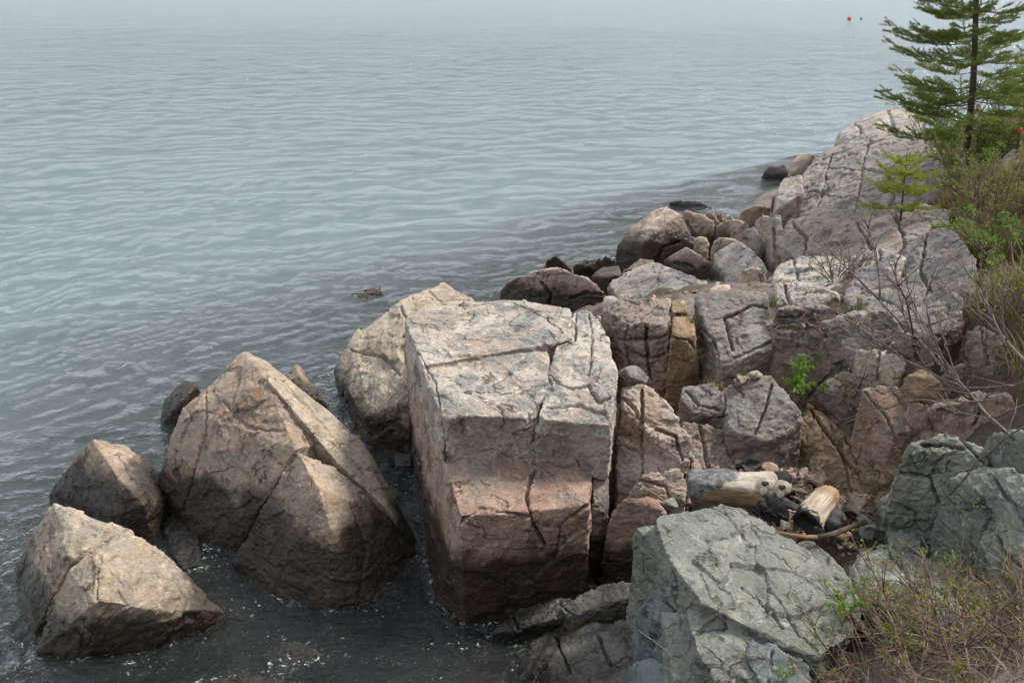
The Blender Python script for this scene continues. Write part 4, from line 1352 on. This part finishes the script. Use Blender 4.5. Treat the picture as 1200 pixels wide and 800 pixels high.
# --- the bare shrub leaning over the slope
y0 = 3.75
stemdefs = [
    ([PY(1215, 540, 3.55), PY(1150, 480, 3.75), PY(1128, 455, 3.85), PY(1085, 405, 4.15), PY(1042, 362, 4.5), PY(1008, 330, 4.8)], .013),
    ([PY(1150, 480, 3.75), PY(1118, 440, 3.9), PY(1090, 395, 4.1), PY(1065, 345, 4.4)], .007),
    ([PY(1140, 470, 3.8), PY(1080, 432, 4.0), PY(1030, 400, 4.2), PY(990, 372, 4.4)], .006),
    ([PY(1128, 455, 3.85), PY(1110, 410, 4.0), PY(1098, 370, 4.2)], .005),
    ([PY(1135, 462, 3.8), PY(1060, 420, 4.1), PY(1010, 392, 4.3)], .005),
    ([PY(1125, 452, 3.85), PY(1100, 410, 4.05), PY(1075, 370, 4.3), PY(1045, 340, 4.5)], .0055),
    ([PY(1215, 440, 3.6), PY(1175, 395, 3.85), PY(1150, 345, 4.1), PY(1140, 300, 4.3)], .008),
    ([PY(1175, 395, 3.85), PY(1140, 362, 4.0), PY(1115, 350, 4.2)], .004),
]
shrub('bare_shrub', 'leaning bare shrub with pale catkins, its thick stem crossing the right slope', 'shrub', PY(1215, 540, 3.55), 1, 1, 0, 31, 'twig', 'catkin', 2, .013, stems=stemdefs, depth=2, sub=7, grav=0)
low = [
    ([PY(1215, 440, 3.5), PY(1180, 452, 3.55), PY(1120, 456, 3.75), PY(1052, 455, 3.95)], .005),
    ([PY(1150, 470, 3.6), PY(1100, 470, 3.75), PY(1060, 469, 3.9), PY(1035, 480, 3.95), PY(1008, 478, 4.0)], .006),
    ([PY(1060, 469, 3.9), PY(1042, 458, 4.0), PY(1022, 452, 4.1)], .003),
    ([PY(1215, 470, 3.4), PY(1160, 490, 3.5), PY(1115, 482, 3.6), PY(1100, 462, 3.7)], .005),
    ([PY(1120, 470, 3.6), PY(1140, 440, 3.6), PY(1160, 420, 3.6)], .004),
]
shrub('bare_shrub', 'low dead branches lying over the rusty brown block, under the leaning shrub', 'shrub', PY(1215, 455, 3.5), 1, 1, 0, 32, 'twig', None, 0, .01, stems=low, depth=1, sub=6, grav=0)
pole = [([PY(1112, 580, 3.35), PY(1150, 535, 3.3), PY(1185, 505, 3.28), PY(1215, 490, 3.25)], .006)]
shrub('bare_shrub', 'thin dead branch leaning across the pale green boulder', 'shrub', PY(1215, 490, 3.25), 1, 1, 0, 33, 'twig', None, 0, .01, stems=pole, depth=1, sub=2, grav=0)

# --- shrubs on the grassy slope
for i, (px, py, h, sp, ns, lf, lm, lab) in enumerate([
    (1098, 190, .65, .55, 9, 5, 'leaf_yellow', 'loose shrub with pale twigs and small leaves, in front of the tall spruce'),
    (1128, 232, .6, .5, 8, 8, 'leaf', 'light green shrub at the foot of the tall spruce'),
    (1172, 300, .7, .7, 9, 7, 'leaf_yellow', 'yellow green shrub on the slope, below the red topped stake'),
    (1190, 350, .6, .7, 9, 8, 'leaf', 'brighter green shrub at the right edge of the slope'),
    (1150, 275, .5, .8, 9, 2, 'leaf_yellow', 'nearly bare twiggy shrub, in the middle of the grassy slope'),
    (1196, 262, .6, .6, 8, 5, 'leaf_yellow', 'twiggy shrub at the right edge, right below the red topped stake'),
    (1160, 200, .45, .6, 7, 5, 'leaf', 'small green shrub between tall spruce and red topped stake'),
    (1100, 150, .5, .6, 8, 3, 'leaf_yellow', 'thin twiggy bush on the pinkish outcrop farthest back'),
    (1180, 170, .6, .6, 9, 3, 'leaf_yellow', 'brown twiggy bush behind the red topped stake'),
    (1205, 410, .55, .8, 9, 5, 'leaf_yellow', 'tangled shrub at the right edge, above the tan squared block'),
    (980, 330, .34, .6, 7, 2, 'catkin', 'little pale budded shrub on the low pink hump'),
    (940, 262, .26, .7, 6, 2, 'catkin', 'small pale twigs on the dark purple shoulder'),
    (1046, 290, .30, .9, 10, 1, 'catkin', 'dry twiggy bush beneath the sapling'),
    (1000, 460, .22, .9, 9, 1, 'leaf_yellow', 'small dry bush in the hollow, beneath the fir seedling'),
]):
    shrub('shrub', lab, 'shrub', ground_at(px, py, 1.7), h * 1.5, sp, int(ns * 1.6), 40 + i, 'twig', lm, int(lf * 1.6), .024 if lm != 'catkin' else .015, r0=.007, grav=.15, depth=2, sub=5, group='shrubs on the slope')

# --- brambles in the lower right corner
for i, (px, py, h, ns, lx, lab) in enumerate([
    (1010, 790, .42, 6, -.5, 'reddish bramble arching over the green slab'),
    (1050, 760, .46, 5, -.3, 'reddish bramble with a dark upright cane, right of the leaf clusters'),
    (1090, 770, .48, 6, -.3, 'tangled bramble in the middle of the dead grass'),
    (1130, 760, .42, 6, -.1, 'greyish bramble above the dead grass, right half'),
    (1170, 770, .42, 6, -.3, 'brown bramble near the bottom right corner'),
    (960, 800, .36, 4, -.2, 'sparse bramble at the bottom edge, left end of the tangle'),
    (1195, 740, .36, 5, -.4, 'dry bramble at the right edge, above the corner'),
    (1075, 800, .34, 6, .1, 'low bramble at the bottom edge, under the long thick cane'),
    (1145, 800, .34, 6, -.2, 'low bramble at the bottom edge, right of the long thick cane'),
    (1110, 730, .34, 5, -.3, 'leafless bramble in front of the low sloping green bedrock'),
]):
    shrub('bramble', lab, 'bramble', ground_at(px, py, 1.3), h * 1.15, .9, ns + 3, 70 + i, 'cane', 'leaf' if i in (0, 1, 2) else 'leaf_yellow', 3, .018, lean=(lx, .1, -.1), r0=.0055, grav=.5, depth=2, sub=5, group='brambles in the corner')
big = [([PY(1040, 830, 2.3), PY(1090, 780, 2.35), PY(1150, 748, 2.3), PY(1220, 712, 2.25)], .007)]
shrub('bramble', 'long thick cane slanting across the dead grass in the corner', 'bramble', PY(1220, 712, 2.25), 1, 1, 0, 80, 'cane', None, 0, .01, stems=big, depth=1, sub=4, grav=0)
tw = [([PY(748, 738, 3.15), PY(775, 760, 3.05), PY(805, 782, 2.95), PY(835, 805, 2.85)], .0035), ([PY(795, 760, 3.0), PY(815, 780, 2.95), PY(850, 805, 2.85)], .0025)]
shrub('bare_twig', 'thin pale dead twig over the blue grey chunks', 'twig', PY(835, 805, 2.85), 1, 1, 0, 81, 'twig', None, 0, .01, stems=tw, depth=1, sub=2, grav=0)

# --- grass that nobody could count
slope = [(1088, 160), (1210, 130), (1210, 470), (1165, 440), (1135, 375), (1120, 300), (1100, 260), (1096, 215)]
sl2 = [(1040, 165), (1210, 140), (1210, 225), (1085, 235)]
box = (1.5, 7.5, 3.0, 13.5)
grass('dry_grass', 'dry', [(scatter(9000, box, slope, .35, 3), .34, .006, .9, 4), (scatter(1800, box, sl2, .3, 6), .30, .008, .8, 7), (scatter(1500, (-1.5, 6, 2.5, 14), [(700, 350), (1110, 250), (1130, 420), (1060, 500), (900, 520), (720, 480)], .3, 8), .10, .004, 1.0, 9)])
grass('olive_grass', 'olive', [(scatter(9000, box, slope, .55, 13), .28, .007, .8, 14), (scatter(1200, box, sl2, .4, 16), .28, .009, .7, 17)])
corner = [(1000, 800), (1050, 750), (1090, 722), (1150, 722), (1215, 695), (1215, 900), (960, 900)]
grass('dead_grass', 'dead', [(scatter(2300, (.4, 3.0, 1.4, 3.2), corner, .4, 23)[:900], .16, .0050, 1.8, 24), (scatter(300, (.4, 3.0, 1.4, 3.2), corner, .6, 25), .26, .0042, 1.3, 26), (scatter(700, (.4, 3.0, 1.2, 3.0), [(930, 770), (1215, 760), (1215, 900), (900, 900)], 0, 27), .12, .0045, 2.0, 28)])


def tuft(name, mat, label, px, py, z, n, h, w, lean, spread, seed):
    rr = np.random.default_rng(seed)
    p = np.array(PZ(px, py, z))
    pos = p + np.column_stack([rr.normal(size=(n, 2)) * spread, np.zeros(n)])
    V, F = blades(pos - np.array([0, 0, .015]), h, w, lean, seed)
    mb = MB()
    mb.add(V, F)
    return tag(mb.build(name, M[mat], loc=tuple(p)), label, 'grass tuft', 'grass tufts in the rock')


for a in [
    ('fresh', 'dark green grass tuft between the two green boulders', 1078, 602, 1.06, 90, .18, .008, 1.2, .06, 1),
    ('fresh', 'small dark green tuft at the foot of the olive bedrock', 1026, 552, .98, 50, .12, .005, 1.0, .03, 2),
    ('dry', 'dry tuft in the joint left of the grey lichen block, lower part', 812, 418, 1.42, 60, .12, .004, .7, .025, 3),
    ('olive', 'olive tuft in the joint left of the grey lichen block, upper part', 813, 378, 1.62, 50, .10, .004, .6, .02, 4),
    ('olive', 'olive tuft in the joint right of the dark cracked front', 786, 384, 1.60, 40, .09, .004, .6, .015, 5),
    ('olive', 'green tuft at the top of the joint right of the grey lichen block', 906, 358, 1.72, 50, .14, .005, .7, .02, 6),
    ('dry', 'dry tuft low in the joint right of the grey lichen block', 907, 398, 1.52, 60, .12, .004, .6, .02, 7),
    ('dry', 'brown dry grass spilling under the grey lichen block', 838, 452, 1.28, 60, .09, .004, 1.2, .04, 8),
    ('olive', 'olive moss like tuft on the mossy knob', 850, 508, 1.06, 70, .06, .004, 1.2, .035, 9),
    ('olive', 'grass tuft beneath the flat fir seedling', 1048, 438, 1.42, 90, .18, .005, .8, .04, 10),
    ('olive', 'tall thin tuft above the low lichen slab', 1004, 366, 1.66, 70, .16, .005, .9, .04, 11),
    ('dry', 'dry tuft beside the bright green leafy plant', 955, 478, 1.10, 80, .16, .004, 1.2, .05, 12),
    ('olive', 'grass tuft on the tan squared block top', 1120, 378, 1.74, 80, .16, .005, .9, .05, 13),
    ('dry', 'grass blades at the right edge below the lichen spotted rock', 1190, 690, 1.45, 60, .22, .006, .9, .05, 14),
    ('dry', 'dry tuft in the crack beneath the pale sheet of bedrock', 975, 372, 1.64, 70, .14, .005, .9, .05, 15),
    ('dry', 'dry grass around the wedge under the broad grey green boulder', 1140, 690, 1.15, 110, .20, .004, 1.2, .06, 16),
]:
    tuft('grass_tuft', *a)

# --- broken chips lying in the hollows and joints: nobody could count them
def chips(name, mat, sets, seed):
    rr = np.random.default_rng(seed)
    mb = MB()
    import bmesh
    protos = []
    for k in range(8):
        b = bmesh.new()
        for _ in range(11):
            v = rr.normal(size=3)
            v /= np.linalg.norm(v)
            b.verts.new(v * (1, .75, .42) * rr.uniform(.75, 1.1))
        r = bmesh.ops.convex_hull(b, input=b.verts)
        bmesh.ops.delete(b, geom=[g for g in r['geom_interior'] if isinstance(g, bmesh.types.BMVert)], context='VERTS')
        bmesh.ops.bevel(b, geom=b.edges[:], offset=.08, segments=1, affect='EDGES')
        bmesh.ops.triangulate(b, faces=b.faces)
        b.verts.ensure_lookup_table()
        b.verts.index_update()
        protos.append((np.array([v.co[:] for v in b.verts]), np.array([[v.index for v in f.verts] for f in b.faces])))
        b.free()
    for pos, r0, r1 in sets:
        for p in pos:
            V, F = protos[rr.integers(0, 8)]
            e = Matrix.Rotation(rr.normal() * .5, 3, 'X') @ Matrix.Rotation(rr.normal() * .5, 3, 'Y') @ Matrix.Rotation(rr.uniform(0, 6.28), 3, 'Z')
            r = r0 + (r1 - r0) * rr.uniform() ** 2.5
            mb.add((V * r) @ np.array(e) + p + np.array([0, 0, r * .15]), F)
    return tag(mb.build(name, M[mat]), kind='stuff')


hollow = [(775, 545), (850, 535), (960, 555), (1040, 570), (1045, 640), (1000, 660), (940, 630), (860, 590), (785, 600)]
gap = [(600, 690), (660, 650), (715, 650), (745, 690), (745, 720), (640, 735)]
seams = [(700, 360), (1060, 330), (1110, 420), (1050, 470), (900, 470), (720, 480)]
farp = [(600, 350), (720, 310), (860, 250), (920, 250), (920, 340), (720, 360)]
bx = (-1.5, 6, 2.5, 14)
chips('rubble', 'rust', [(scatter(420, bx, hollow, 0, 31), .012, .07), (scatter(120, bx, seams, 0, 33), .02, .08)], 1)
chips('grey_rubble', 'dark', [(scatter(160, bx, hollow, 0, 34), .012, .05), (scatter(160, bx, gap, 0, 35), .02, .08), (scatter(120, bx, farp, 0, 36), .04, .14)], 2)
chips('pale_rubble', 'pale', [(scatter(90, bx, hollow, 0, 37), .01, .04), (scatter(120, bx, seams, 0, 38), .015, .07), (scatter(120, bx, farp, 0, 39), .05, .18)], 3)


def litter(name, mat, pos, l, seed):
    rr = np.random.default_rng(seed)
    mb = MB()
    for p in pos:
        a = rr.uniform(0, 6.28)
        d = np.array([math.cos(a), math.sin(a), rr.normal() * .25])
        L = l * rr.uniform(.3, 1.3)
        q = p + np.array([0, 0, .012 + .02 * rr.uniform()])
        mb.tube([q - d * L / 2, q + rr.normal(size=3) * .006, q + d * L / 2], [.002, .003, .0015], 4)
    return tag(mb.build(name, M[mat]), kind='stuff')


litter('twig_litter', 'cane', scatter(450, bx, hollow, 0, 41), .10, 5)
litter('dry_stems', 'dead', scatter(500, (2, 6, 3, 9), slope, 0, 42), .22, 6)

# --- driftwood
def wood_mat(name, kind):
    m, nt = new_mat(name)
    g = NT(nt)
    v = g.n('ShaderNodeTexCoord').outputs['Object']
    sep = g.n('ShaderNodeSeparateXYZ')
    g.l(v, sep.inputs[0])
    grain = g.noise(g.mapping(v, (2.5, 26, 26)), 4, 6, .65, .2)
    n1 = g.noise(v, 9, 6, .65, .4)
    if kind == 'log':
        pale = g.mix(g.ramp(grain, .4, .62), (.52, .46, .38), (.36, .29, .21))
        gold = g.mix(g.ramp(grain, .4, .6), (.25, .165, .09), (.16, .10, .055))
        e = g.math('ADD', sep.outputs[1], g.math('MULTIPLY', g.math('SUBTRACT', n1, .5), .10))
        col = g.mix(g.ramp(e, .005, -.03), pale, gold)
        pale = g.mix(g.ramp(g.noise(v, 16, 7, .75, .5), .52, .64), pale, (.20, .165, .13))
        sp_ = g.noise(g.mapping(v, (1.6, 34, 34)), 3, 4, .5, .2)
        pale = g.mix(g.ramp(g.math('ABSOLUTE', g.math('SUBTRACT', sp_, .5)), .030, .006), pale, (.06, .045, .035))
        bk = g.mix(g.ramp(g.noise(v, 30, 6, .7), .42, .62), (.06, .055, .055), (.19, .185, .185))
        bm = g.math('ADD', g.math('ADD', sep.outputs[0], g.math('MULTIPLY', sep.outputs[1], -1.6)), g.math('MULTIPLY', g.math('SUBTRACT', n1, .5), .35))
        col = g.mix(g.ramp(bm, -.06, -.10), col, bk)
    elif kind == 'stub':
        pale = g.mix(g.ramp(grain, .4, .62), (.55, .47, .37), (.38, .27, .17))
        col = g.mix(g.ramp(sep.outputs[0], .02, .10), pale, (.32, .20, .10))
        bk = g.math('ADD', g.math('MULTIPLY', sep.outputs[0], -1.0), g.math('MULTIPLY', g.math('SUBTRACT', n1, .5), .30))
        col = g.mix(g.ramp(bk, .085, .10), col, (.028, .026, .026))
    elif kind == 'knot':
        col = g.mix(g.ramp(n1, .4, .6), (.50, .44, .36), (.33, .26, .18))
    elif kind == 'char':
        col = g.mix(g.ramp(n1, .4, .6), (.010, .010, .010), (.035, .032, .03))
    elif kind == 'hole':
        col = g.mix(g.ramp(n1, .4, .6), (.012, .009, .007), (.04, .03, .022))
    else:
        col = g.mix(g.ramp(grain, .4, .6), (.34, .21, .10), (.22, .12, .055))
    bs = g.n('ShaderNodeBsdfPrincipled')
    g.l(col, bs.inputs['Base Color'])
    bs.inputs['Roughness'].default_value = .7
    bp = g.n('ShaderNodeBump')
    bp.inputs['Strength'].default_value = .6
    bp.inputs['Distance'].default_value = .01
    g.l(g.math('ADD', grain, n1), bp.inputs['Height'])
    g.l(bp.outputs[0], bs.inputs['Normal'])
    out = g.n('ShaderNodeOutputMaterial')
    g.l(bs.outputs[0], out.inputs[0])
    return m


for k in ('log', 'knot', 'stub', 'char', 'hole', 'peeled'):
    M['w_' + k] = wood_mat({'knot': 'grey_knot_wood', 'log': 'weathered_log', 'stub': 'charred_birch', 'char': 'charcoal', 'hole': 'dark_rotten_core', 'peeled': 'peeled_wood'}[k], k)


def frame(a, b):
    a, b = Vector(a), Vector(b)
    X = (b - a).normalized()
    mid = (a + b) / 2
    Z = (ORIG - mid)
    Z = (Z - X * Z.dot(X)).normalized()
    Y = Z.cross(X)
    m = Matrix((X, Y, Z)).transposed().to_4x4()
    m.translation = mid
    return m, (b - a).length


def lathe_x(xs, rs, sides, seed, amp=.06, hollow=None, fq=1.0):
    """a knobbly tube along local x; hollow = (inner radius, depth) opens the low end"""
    xs, rs = np.array(xs, float), np.array(rs, float)
    if hollow:
        xs = np.concatenate([[xs[0] + hollow[1], xs[0] + hollow[1] * .95, xs[0] + .004, xs[0]], xs])
        rs = np.concatenate([[.001, hollow[0] * .8, hollow[0], rs[0] * .97], rs])
    else:
        xs = np.concatenate([[xs[0] - .004, xs[0] - .002], xs])
        rs = np.concatenate([[.001, rs[0] * .9], rs])
    xs = np.concatenate([xs, [xs[-1] + .006, xs[-1] + .008]])
    rs = np.concatenate([rs, [rs[-1] * .85, .001]])
    th = np.linspace(0, 6.2832, sides, endpoint=False)
    Xg = np.repeat(xs[:, None], sides, 1)
    d = np.stack([Xg * 4 * fq, np.cos(th)[None] * 1.2 * fq + Xg * 0, np.sin(th)[None] * 1.2 * fq + Xg * 0], -1).reshape(-1, 3)
    k = 1 + amp * fbm(d, seed, 4)
    R = (rs[:, None] * k.reshape(Xg.shape))
    V = np.stack([Xg, R * np.cos(th), R * np.sin(th)], -1).reshape(-1, 3)
    i = np.arange(len(xs) - 1)[:, None] * sides
    j = np.arange(sides)[None]
    F = np.stack([i + j, i + sides + j, i + sides + (j + 1) % sides, i + (j + 1) % sides], -1).reshape(-1, 4)
    return V, F


def local_part(name, V, F, mat, parent, mw=None):
    me = mesh_from_np(name, V, F)
    smooth(me)
    o = link(name, me, mat, (0, 0, 0), parent)
    if mw is not None:
        o.matrix_local = mw
    return o


A_, B_ = PZ(806, 566, 1.15), PZ(912, 577, 1.16)
mt, L = frame(A_, B_)
lg = empty('driftwood_log', (0, 0, 0), 'pale driftwood log with two dark knot holes and grey bark on its left end', 'log')
lg.matrix_world = mt
xs = np.linspace(-L / 2, L / 2, 40)
r = (.112 - .016 * (xs / L + .5) + .012 * np.exp(-((xs - .2) / .08) ** 2)) * np.clip(.62 + (xs + L / 2) * 9, .62, 1) ** .5 * np.clip(.5 + (L / 2 - xs) * 12, .5, 1) ** .5
V, F = lathe_x(xs, r, 36, 3, .16)
body = local_part('log_body', V, F, M['w_log'], lg)
for kx, ky in ((.175, .035), (.272, .025)):
    V, F = lathe_x([-.012, 0, .010, .016], [.050, .047, .040, .028], 24, 5, .28)
    zz = math.sqrt(max(0, .112 ** 2 - ky ** 2))
    n = Vector((0, ky, zz)).normalized()
    q = n.to_track_quat('X', 'Y').to_matrix().to_4x4()
    q.translation = Vector((kx, ky, zz * .86))
    kn = local_part('knot', V, F, M['w_knot'], lg, q)
    V, F = lathe_x([.010, .014, .0245], [.018, .019, .017], 18, 6, .35)
    local_part('knot_hole', V, F, M['w_hole'], kn)
V, F = lathe_x(np.linspace(-.1, .1, 30), (.058 + .012 * np.sin(np.linspace(0, 5, 30))) * np.array([.5, .7, .85] + [1] * 23 + [.95, .85, .7, .5]), 40, 9, .6, None, 2.4)
q = Matrix.Rotation(math.radians(-28), 4, 'Z')
q.translation = Vector((.23, -.105, .045))
local_part('charred_stump', V, F, M['w_char'], lg, q)
V, F = lathe_x(np.linspace(-.05, .05, 10), [.03, .045, .05, .052, .05, .048, .045, .04, .035, .02], 18, 12, .3)
q = Matrix.Rotation(math.radians(20), 4, 'Z')
q.translation = Vector((.29, .085, -.02))
local_part('charred_stump', V, F, M['w_char'], lg, q)

A_, B_ = PZ(946, 613, 1.05), PZ(974, 577, 1.13)
mt, L = frame(A_, B_)
lg = empty('driftwood_stub', (0, 0, 0), 'short hollow log stub, white and orange, with a burnt open end', 'log')
lg.matrix_world = mt
xs = np.linspace(-L / 2, L / 2, 22)
V, F = lathe_x(xs, (.088 - .014 * (xs / L + .5)) * np.clip(.6 + (L / 2 - xs) * 10, .6, 1) ** .5, 32, 13, .22, hollow=(.066, .16))
local_part('log_body', V, F, M['w_stub'], lg)
V, F = lathe_x([-.002, 0, .003], [.058, .06, .056], 24, 6, .1)
local_part('hollow_core', V + np.array([-L / 2 + .05, 0, 0]), F, M['w_char'], lg)
V, F = lathe_x(np.linspace(-.09, .09, 12), [.02, .04, .05, .05, .045, .05, .055, .05, .05, .045, .03, .02], 18, 15, .35)
q = Matrix.Rotation(math.radians(20), 4, 'Z')
q.translation = Vector((.0, -.09, -.01))
local_part('charred_strip', V, F, M['w_char'], lg, q)

st = empty('stick', PZ(960, 628, 1.08), 'dark stick with a peeled yellow left end, lying in front of the hollow stub', 'stick')
mb = MB()
P = np.array([PZ(956, 629, 1.085), PZ(975, 626, 1.085), PZ(995, 618, 1.08), PZ(1014, 611, 1.08)])
mb.tube(P, [.014, .017, .015, .018], 9)
mb.build('bark_half', M['bark'], parent=st, sm=True)
mb = MB()
mb.tube([PZ(913, 624, 1.10), PZ(930, 627, 1.095), PZ(945, 629, 1.09), PZ(957, 629, 1.085)], [.009, .011, .012, .014], 9)
mb.build('peeled_end', M['w_peeled'], parent=st, sm=True)
mb = MB()
mb.tube([PZ(915, 583, 1.0), PZ(921, 600, 1.03), PZ(927, 613, 1.05)], [.008, .009, .008], 6)
tag(mb.build('stick', M['w_peeled'], loc=PZ(921, 600, 1.03), sm=True), 'short thin yellow stick, between the two logs', 'stick')
mb = MB()
mb.tube([PZ(757, 572, 1.0), PZ(770, 580, 1.02), PZ(783, 590, 1.0)], [.003, .004, .003], 5)
tag(mb.build('stick', M['w_peeled'], loc=PZ(770, 580, 1.02), sm=True), 'thin straw lying on the upright pink boulder', 'stick')
mb = MB()
mb.tube([PZ(652, 688, .18), PZ(660, 681, .22), PZ(672, 680, .22), PZ(684, 688, .17)], [.012, .014, .013, .010], 7)
tag(mb.build('stick', M['w_peeled'], loc=PZ(668, 682, .2), sm=True), 'bent brown stick, between the stones in the dark gap', 'stick')

BK = 'burnt bark pieces'
for i, (px, py, z, L, az, lab) in enumerate([
    (895, 602, 1.06, .16, .5, 'burnt bark piece under the right end of the two-knot log'),
    (925, 590, 1.02, .15, 2.2, 'dark bark piece between the two logs'),
    (1002, 590, 1.02, .18, .9, 'charred bark piece right of the hollow stub'),
    (1010, 606, .98, .14, 2.6, 'black bark piece at the right end of the stick'),
    (985, 602, 1.02, .13, 1.4, 'brown bark piece leaning on the hollow stub'),
    (925, 572, .98, .20, 0.2, 'long brown bark piece behind the two logs'),
    (880, 545, .95, .16, .4, 'reddish bark piece at the foot of the broad flat topped block'),
]):
    u = np.linspace(-1, 1, 14)
    vv = np.linspace(-1, 1, 8)
    U, Wv = np.meshgrid(u, vv)
    pts = np.stack([U * L * .5, Wv * L * .28, .05 * L * 3 * (1 - Wv ** 2) * .5 + 0 * U], -1).reshape(-1, 3)
    pts += .012 * vvec(pts * 16, 300 + i, 3)
    ii_ = (np.arange(7)[:, None] * 14 + np.arange(13)[None]).ravel()
    f = np.stack([ii_, ii_ + 1, ii_ + 15, ii_ + 14], 1)
    n = len(pts)
    pts = np.concatenate([pts, pts - np.array([0, 0, .012])])
    ring = [k for k in range(14)] + [14 * k + 13 for k in range(1, 8)] + [7 * 14 + k for k in range(12, -1, -1)] + [14 * k for k in range(6, 0, -1)]
    sidef = np.array([[ring[k], ring[(k + 1) % len(ring)], ring[(k + 1) % len(ring)] + n, ring[k] + n] for k in range(len(ring))])
    me = mesh_from_np('bark_piece', pts, np.concatenate([f, f[:, ::-1] + n, sidef[:, ::-1]]))
    smooth(me)
    o = tag(link('bark_piece', me, M['w_char'] if i % 3 != 2 else M['bark'], PZ(px, py, z)), lab, 'bark piece', BK)
    o.rotation_euler = (.4 * math.sin(i * 2.1), .35 * math.cos(i * 1.3), az)

# --- the red topped stake
p = PZ(1190, 184, 2.12)
sk = empty('stake', p, 'thin rusty stake with a red top, on the grassy slope at the right edge', 'stake')
hh = .30
mb = MB()
mb.tube([np.array(p) + np.array([0, 0, -.1]), np.array(p) + np.array([-.012, 0, hh * .5]), np.array(p) + np.array([-.025, 0, hh])], .014, 10)
M['stake'] = plain_mat('rusty_steel', [(.07, .025, .022), (.12, .04, .032)], 30, .6, .3)
mb.build('post', M['stake'], parent=sk, sm=True)
mb = MB()
mb.tube([np.array(p) + np.array([-.024, 0, hh - .04]), np.array(p) + np.array([-.0262, 0, hh + .022])], .0175, 10)
M['red'] = plain_mat('red_marker_paint', [(.62, .05, .06), (.50, .04, .05)], 30, .5, .1)
mb.build('painted_top', M['red'], parent=sk, sm=True)

# --- buoys far out
M['orange'] = plain_mat('orange_buoy', [(.72, .11, .02), (.58, .08, .02)], 3, .45, .1)
M['black'] = plain_mat('black_rubber', [(.02, .02, .02), (.05, .05, .05)], 8, .6, .1)


def buoy(name, label, px, py, r, mat):
    x, y, _ = PZ(px, py, 0)
    root = empty(name, (x, y, 0), label, 'buoy')
    a = np.linspace(-math.pi / 2, math.pi / 2, 18)
    xs_, rs_ = np.sin(a) * r, np.maximum(.004, np.cos(a) * r)
    th = np.linspace(0, 6.2832, 24, endpoint=False)
    V = np.stack([rs_[:, None] * np.cos(th), rs_[:, None] * np.sin(th), np.repeat(xs_[:, None], 24, 1) + r * .55], -1).reshape(-1, 3)
    i = np.arange(17)[:, None] * 24
    j = np.arange(24)[None]
    F = np.stack([i + j, i + (j + 1) % 24, i + 24 + (j + 1) % 24, i + 24 + j], -1).reshape(-1, 4)
    local_part('float', V, F, M[mat], root)
    mb = MB()
    mb.tube([(x, y, r * 1.5), (x, y, r * 1.75)], r * .22, 10)
    mb.tube([(x + r * .2 * math.cos(t), y, r * 1.85 + r * .2 * math.sin(t)) for t in np.linspace(-.6, 3.8, 12)], r * .06, 6)
    mb.build('lifting_eye', M['black'], parent=root, sm=True)


buoy('buoy', 'orange ball buoy floating far out, left of the spruce top', 995, 23.5, .19, 'orange')
buoy('buoy', 'small black buoy floating far out, just right of the orange one', 1009, 23, .10, 'black')

# --- weed drifting at the tip of the long tan slab
mb = MB()
c = np.array(PZ(437, 343, .005))
rr = np.random.default_rng(77)
M['weed'] = plain_mat('brown_weed', [(.10, .055, .03), (.065, .04, .022), (.15, .085, .045)], 12, .4, .2)
for k in range(46):
    a = rr.normal(size=2) * (.075, .07)
    d = rr.normal(size=2) * (.055, .03)
    p0 = c + np.array([a[0], a[1], rr.uniform(-.004, .012)])
    mb.tube([p0, p0 + np.array([d[0] * .5, d[1] * .5, .008]), p0 + np.array([d[0], d[1], -.01])], [.010, .012, .005], 5)
tag(mb.build('seaweed', M['weed'], loc=tuple(c), sm=True), 'brown clump of seaweed drifting on the water, left of the long tan slab tip', 'seaweed')


# ------------------------------------------------------------------ light
SUN_EL, SUN_AZ = math.radians(52), math.radians(68)      # azimuth clockwise from +Y (behind and right)
w = bpy.data.worlds.new('World')
scene.world = w
w.use_nodes = True
nt = w.node_tree
bg = nt.nodes['Background']
sky = nt.nodes.new('ShaderNodeTexSky')
sky.sky_type = 'NISHITA'
sky.sun_disc = False
sky.sun_elevation = SUN_EL
sky.sun_rotation = SUN_AZ
sky.air_density = 1.0
sky.dust_density = 4.0
sky.ozone_density = 1.0
hs = nt.nodes.new('ShaderNodeHueSaturation')
hs.inputs['Saturation'].default_value = .42
nt.links.new(sky.outputs[0], hs.inputs['Color'])
gm = nt.nodes.new('ShaderNodeGamma')
gm.inputs[1].default_value = .08
nt.links.new(hs.outputs[0], gm.inputs[0])
ml = nt.nodes.new('ShaderNodeMix')
ml.data_type, ml.blend_type = 'RGBA', 'MULTIPLY'
ml.inputs[0].default_value = 1
nt.links.new(gm.outputs[0], ml.inputs[6])
ml.inputs[7].default_value = (2.62, 2.84, 3.16, 1)
nt.links.new(ml.outputs[2], bg.inputs['Color'])
bg.inputs['Strength'].default_value = .15
sd = bpy.data.lights.new('sun', 'SUN')
so = bpy.data.objects.new('sun', sd)
COL.objects.link(so)
sd.energy = 2.3
sd.angle = math.radians(11)
sd.color = (1, .94, .85)
d = Vector((math.sin(SUN_AZ) * math.cos(SUN_EL), math.cos(SUN_AZ) * math.cos(SUN_EL), math.sin(SUN_EL)))
so.rotation_euler = d.to_track_quat('Z', 'Y').to_euler()
so.location = (5, 5, 12)

scene.view_settings.view_transform = 'Standard'
scene.view_settings.look = 'None'
scene.view_settings.exposure = 1.3
scene.view_settings.gamma = 1
scene.render.engine = 'CYCLES'
scene.cycles.use_denoising = True
scene.cycles.max_bounces = 6
scene.cycles.transparent_max_bounces = 12
scene.cycles.caustics_reflective = False
scene.cycles.caustics_refractive = False
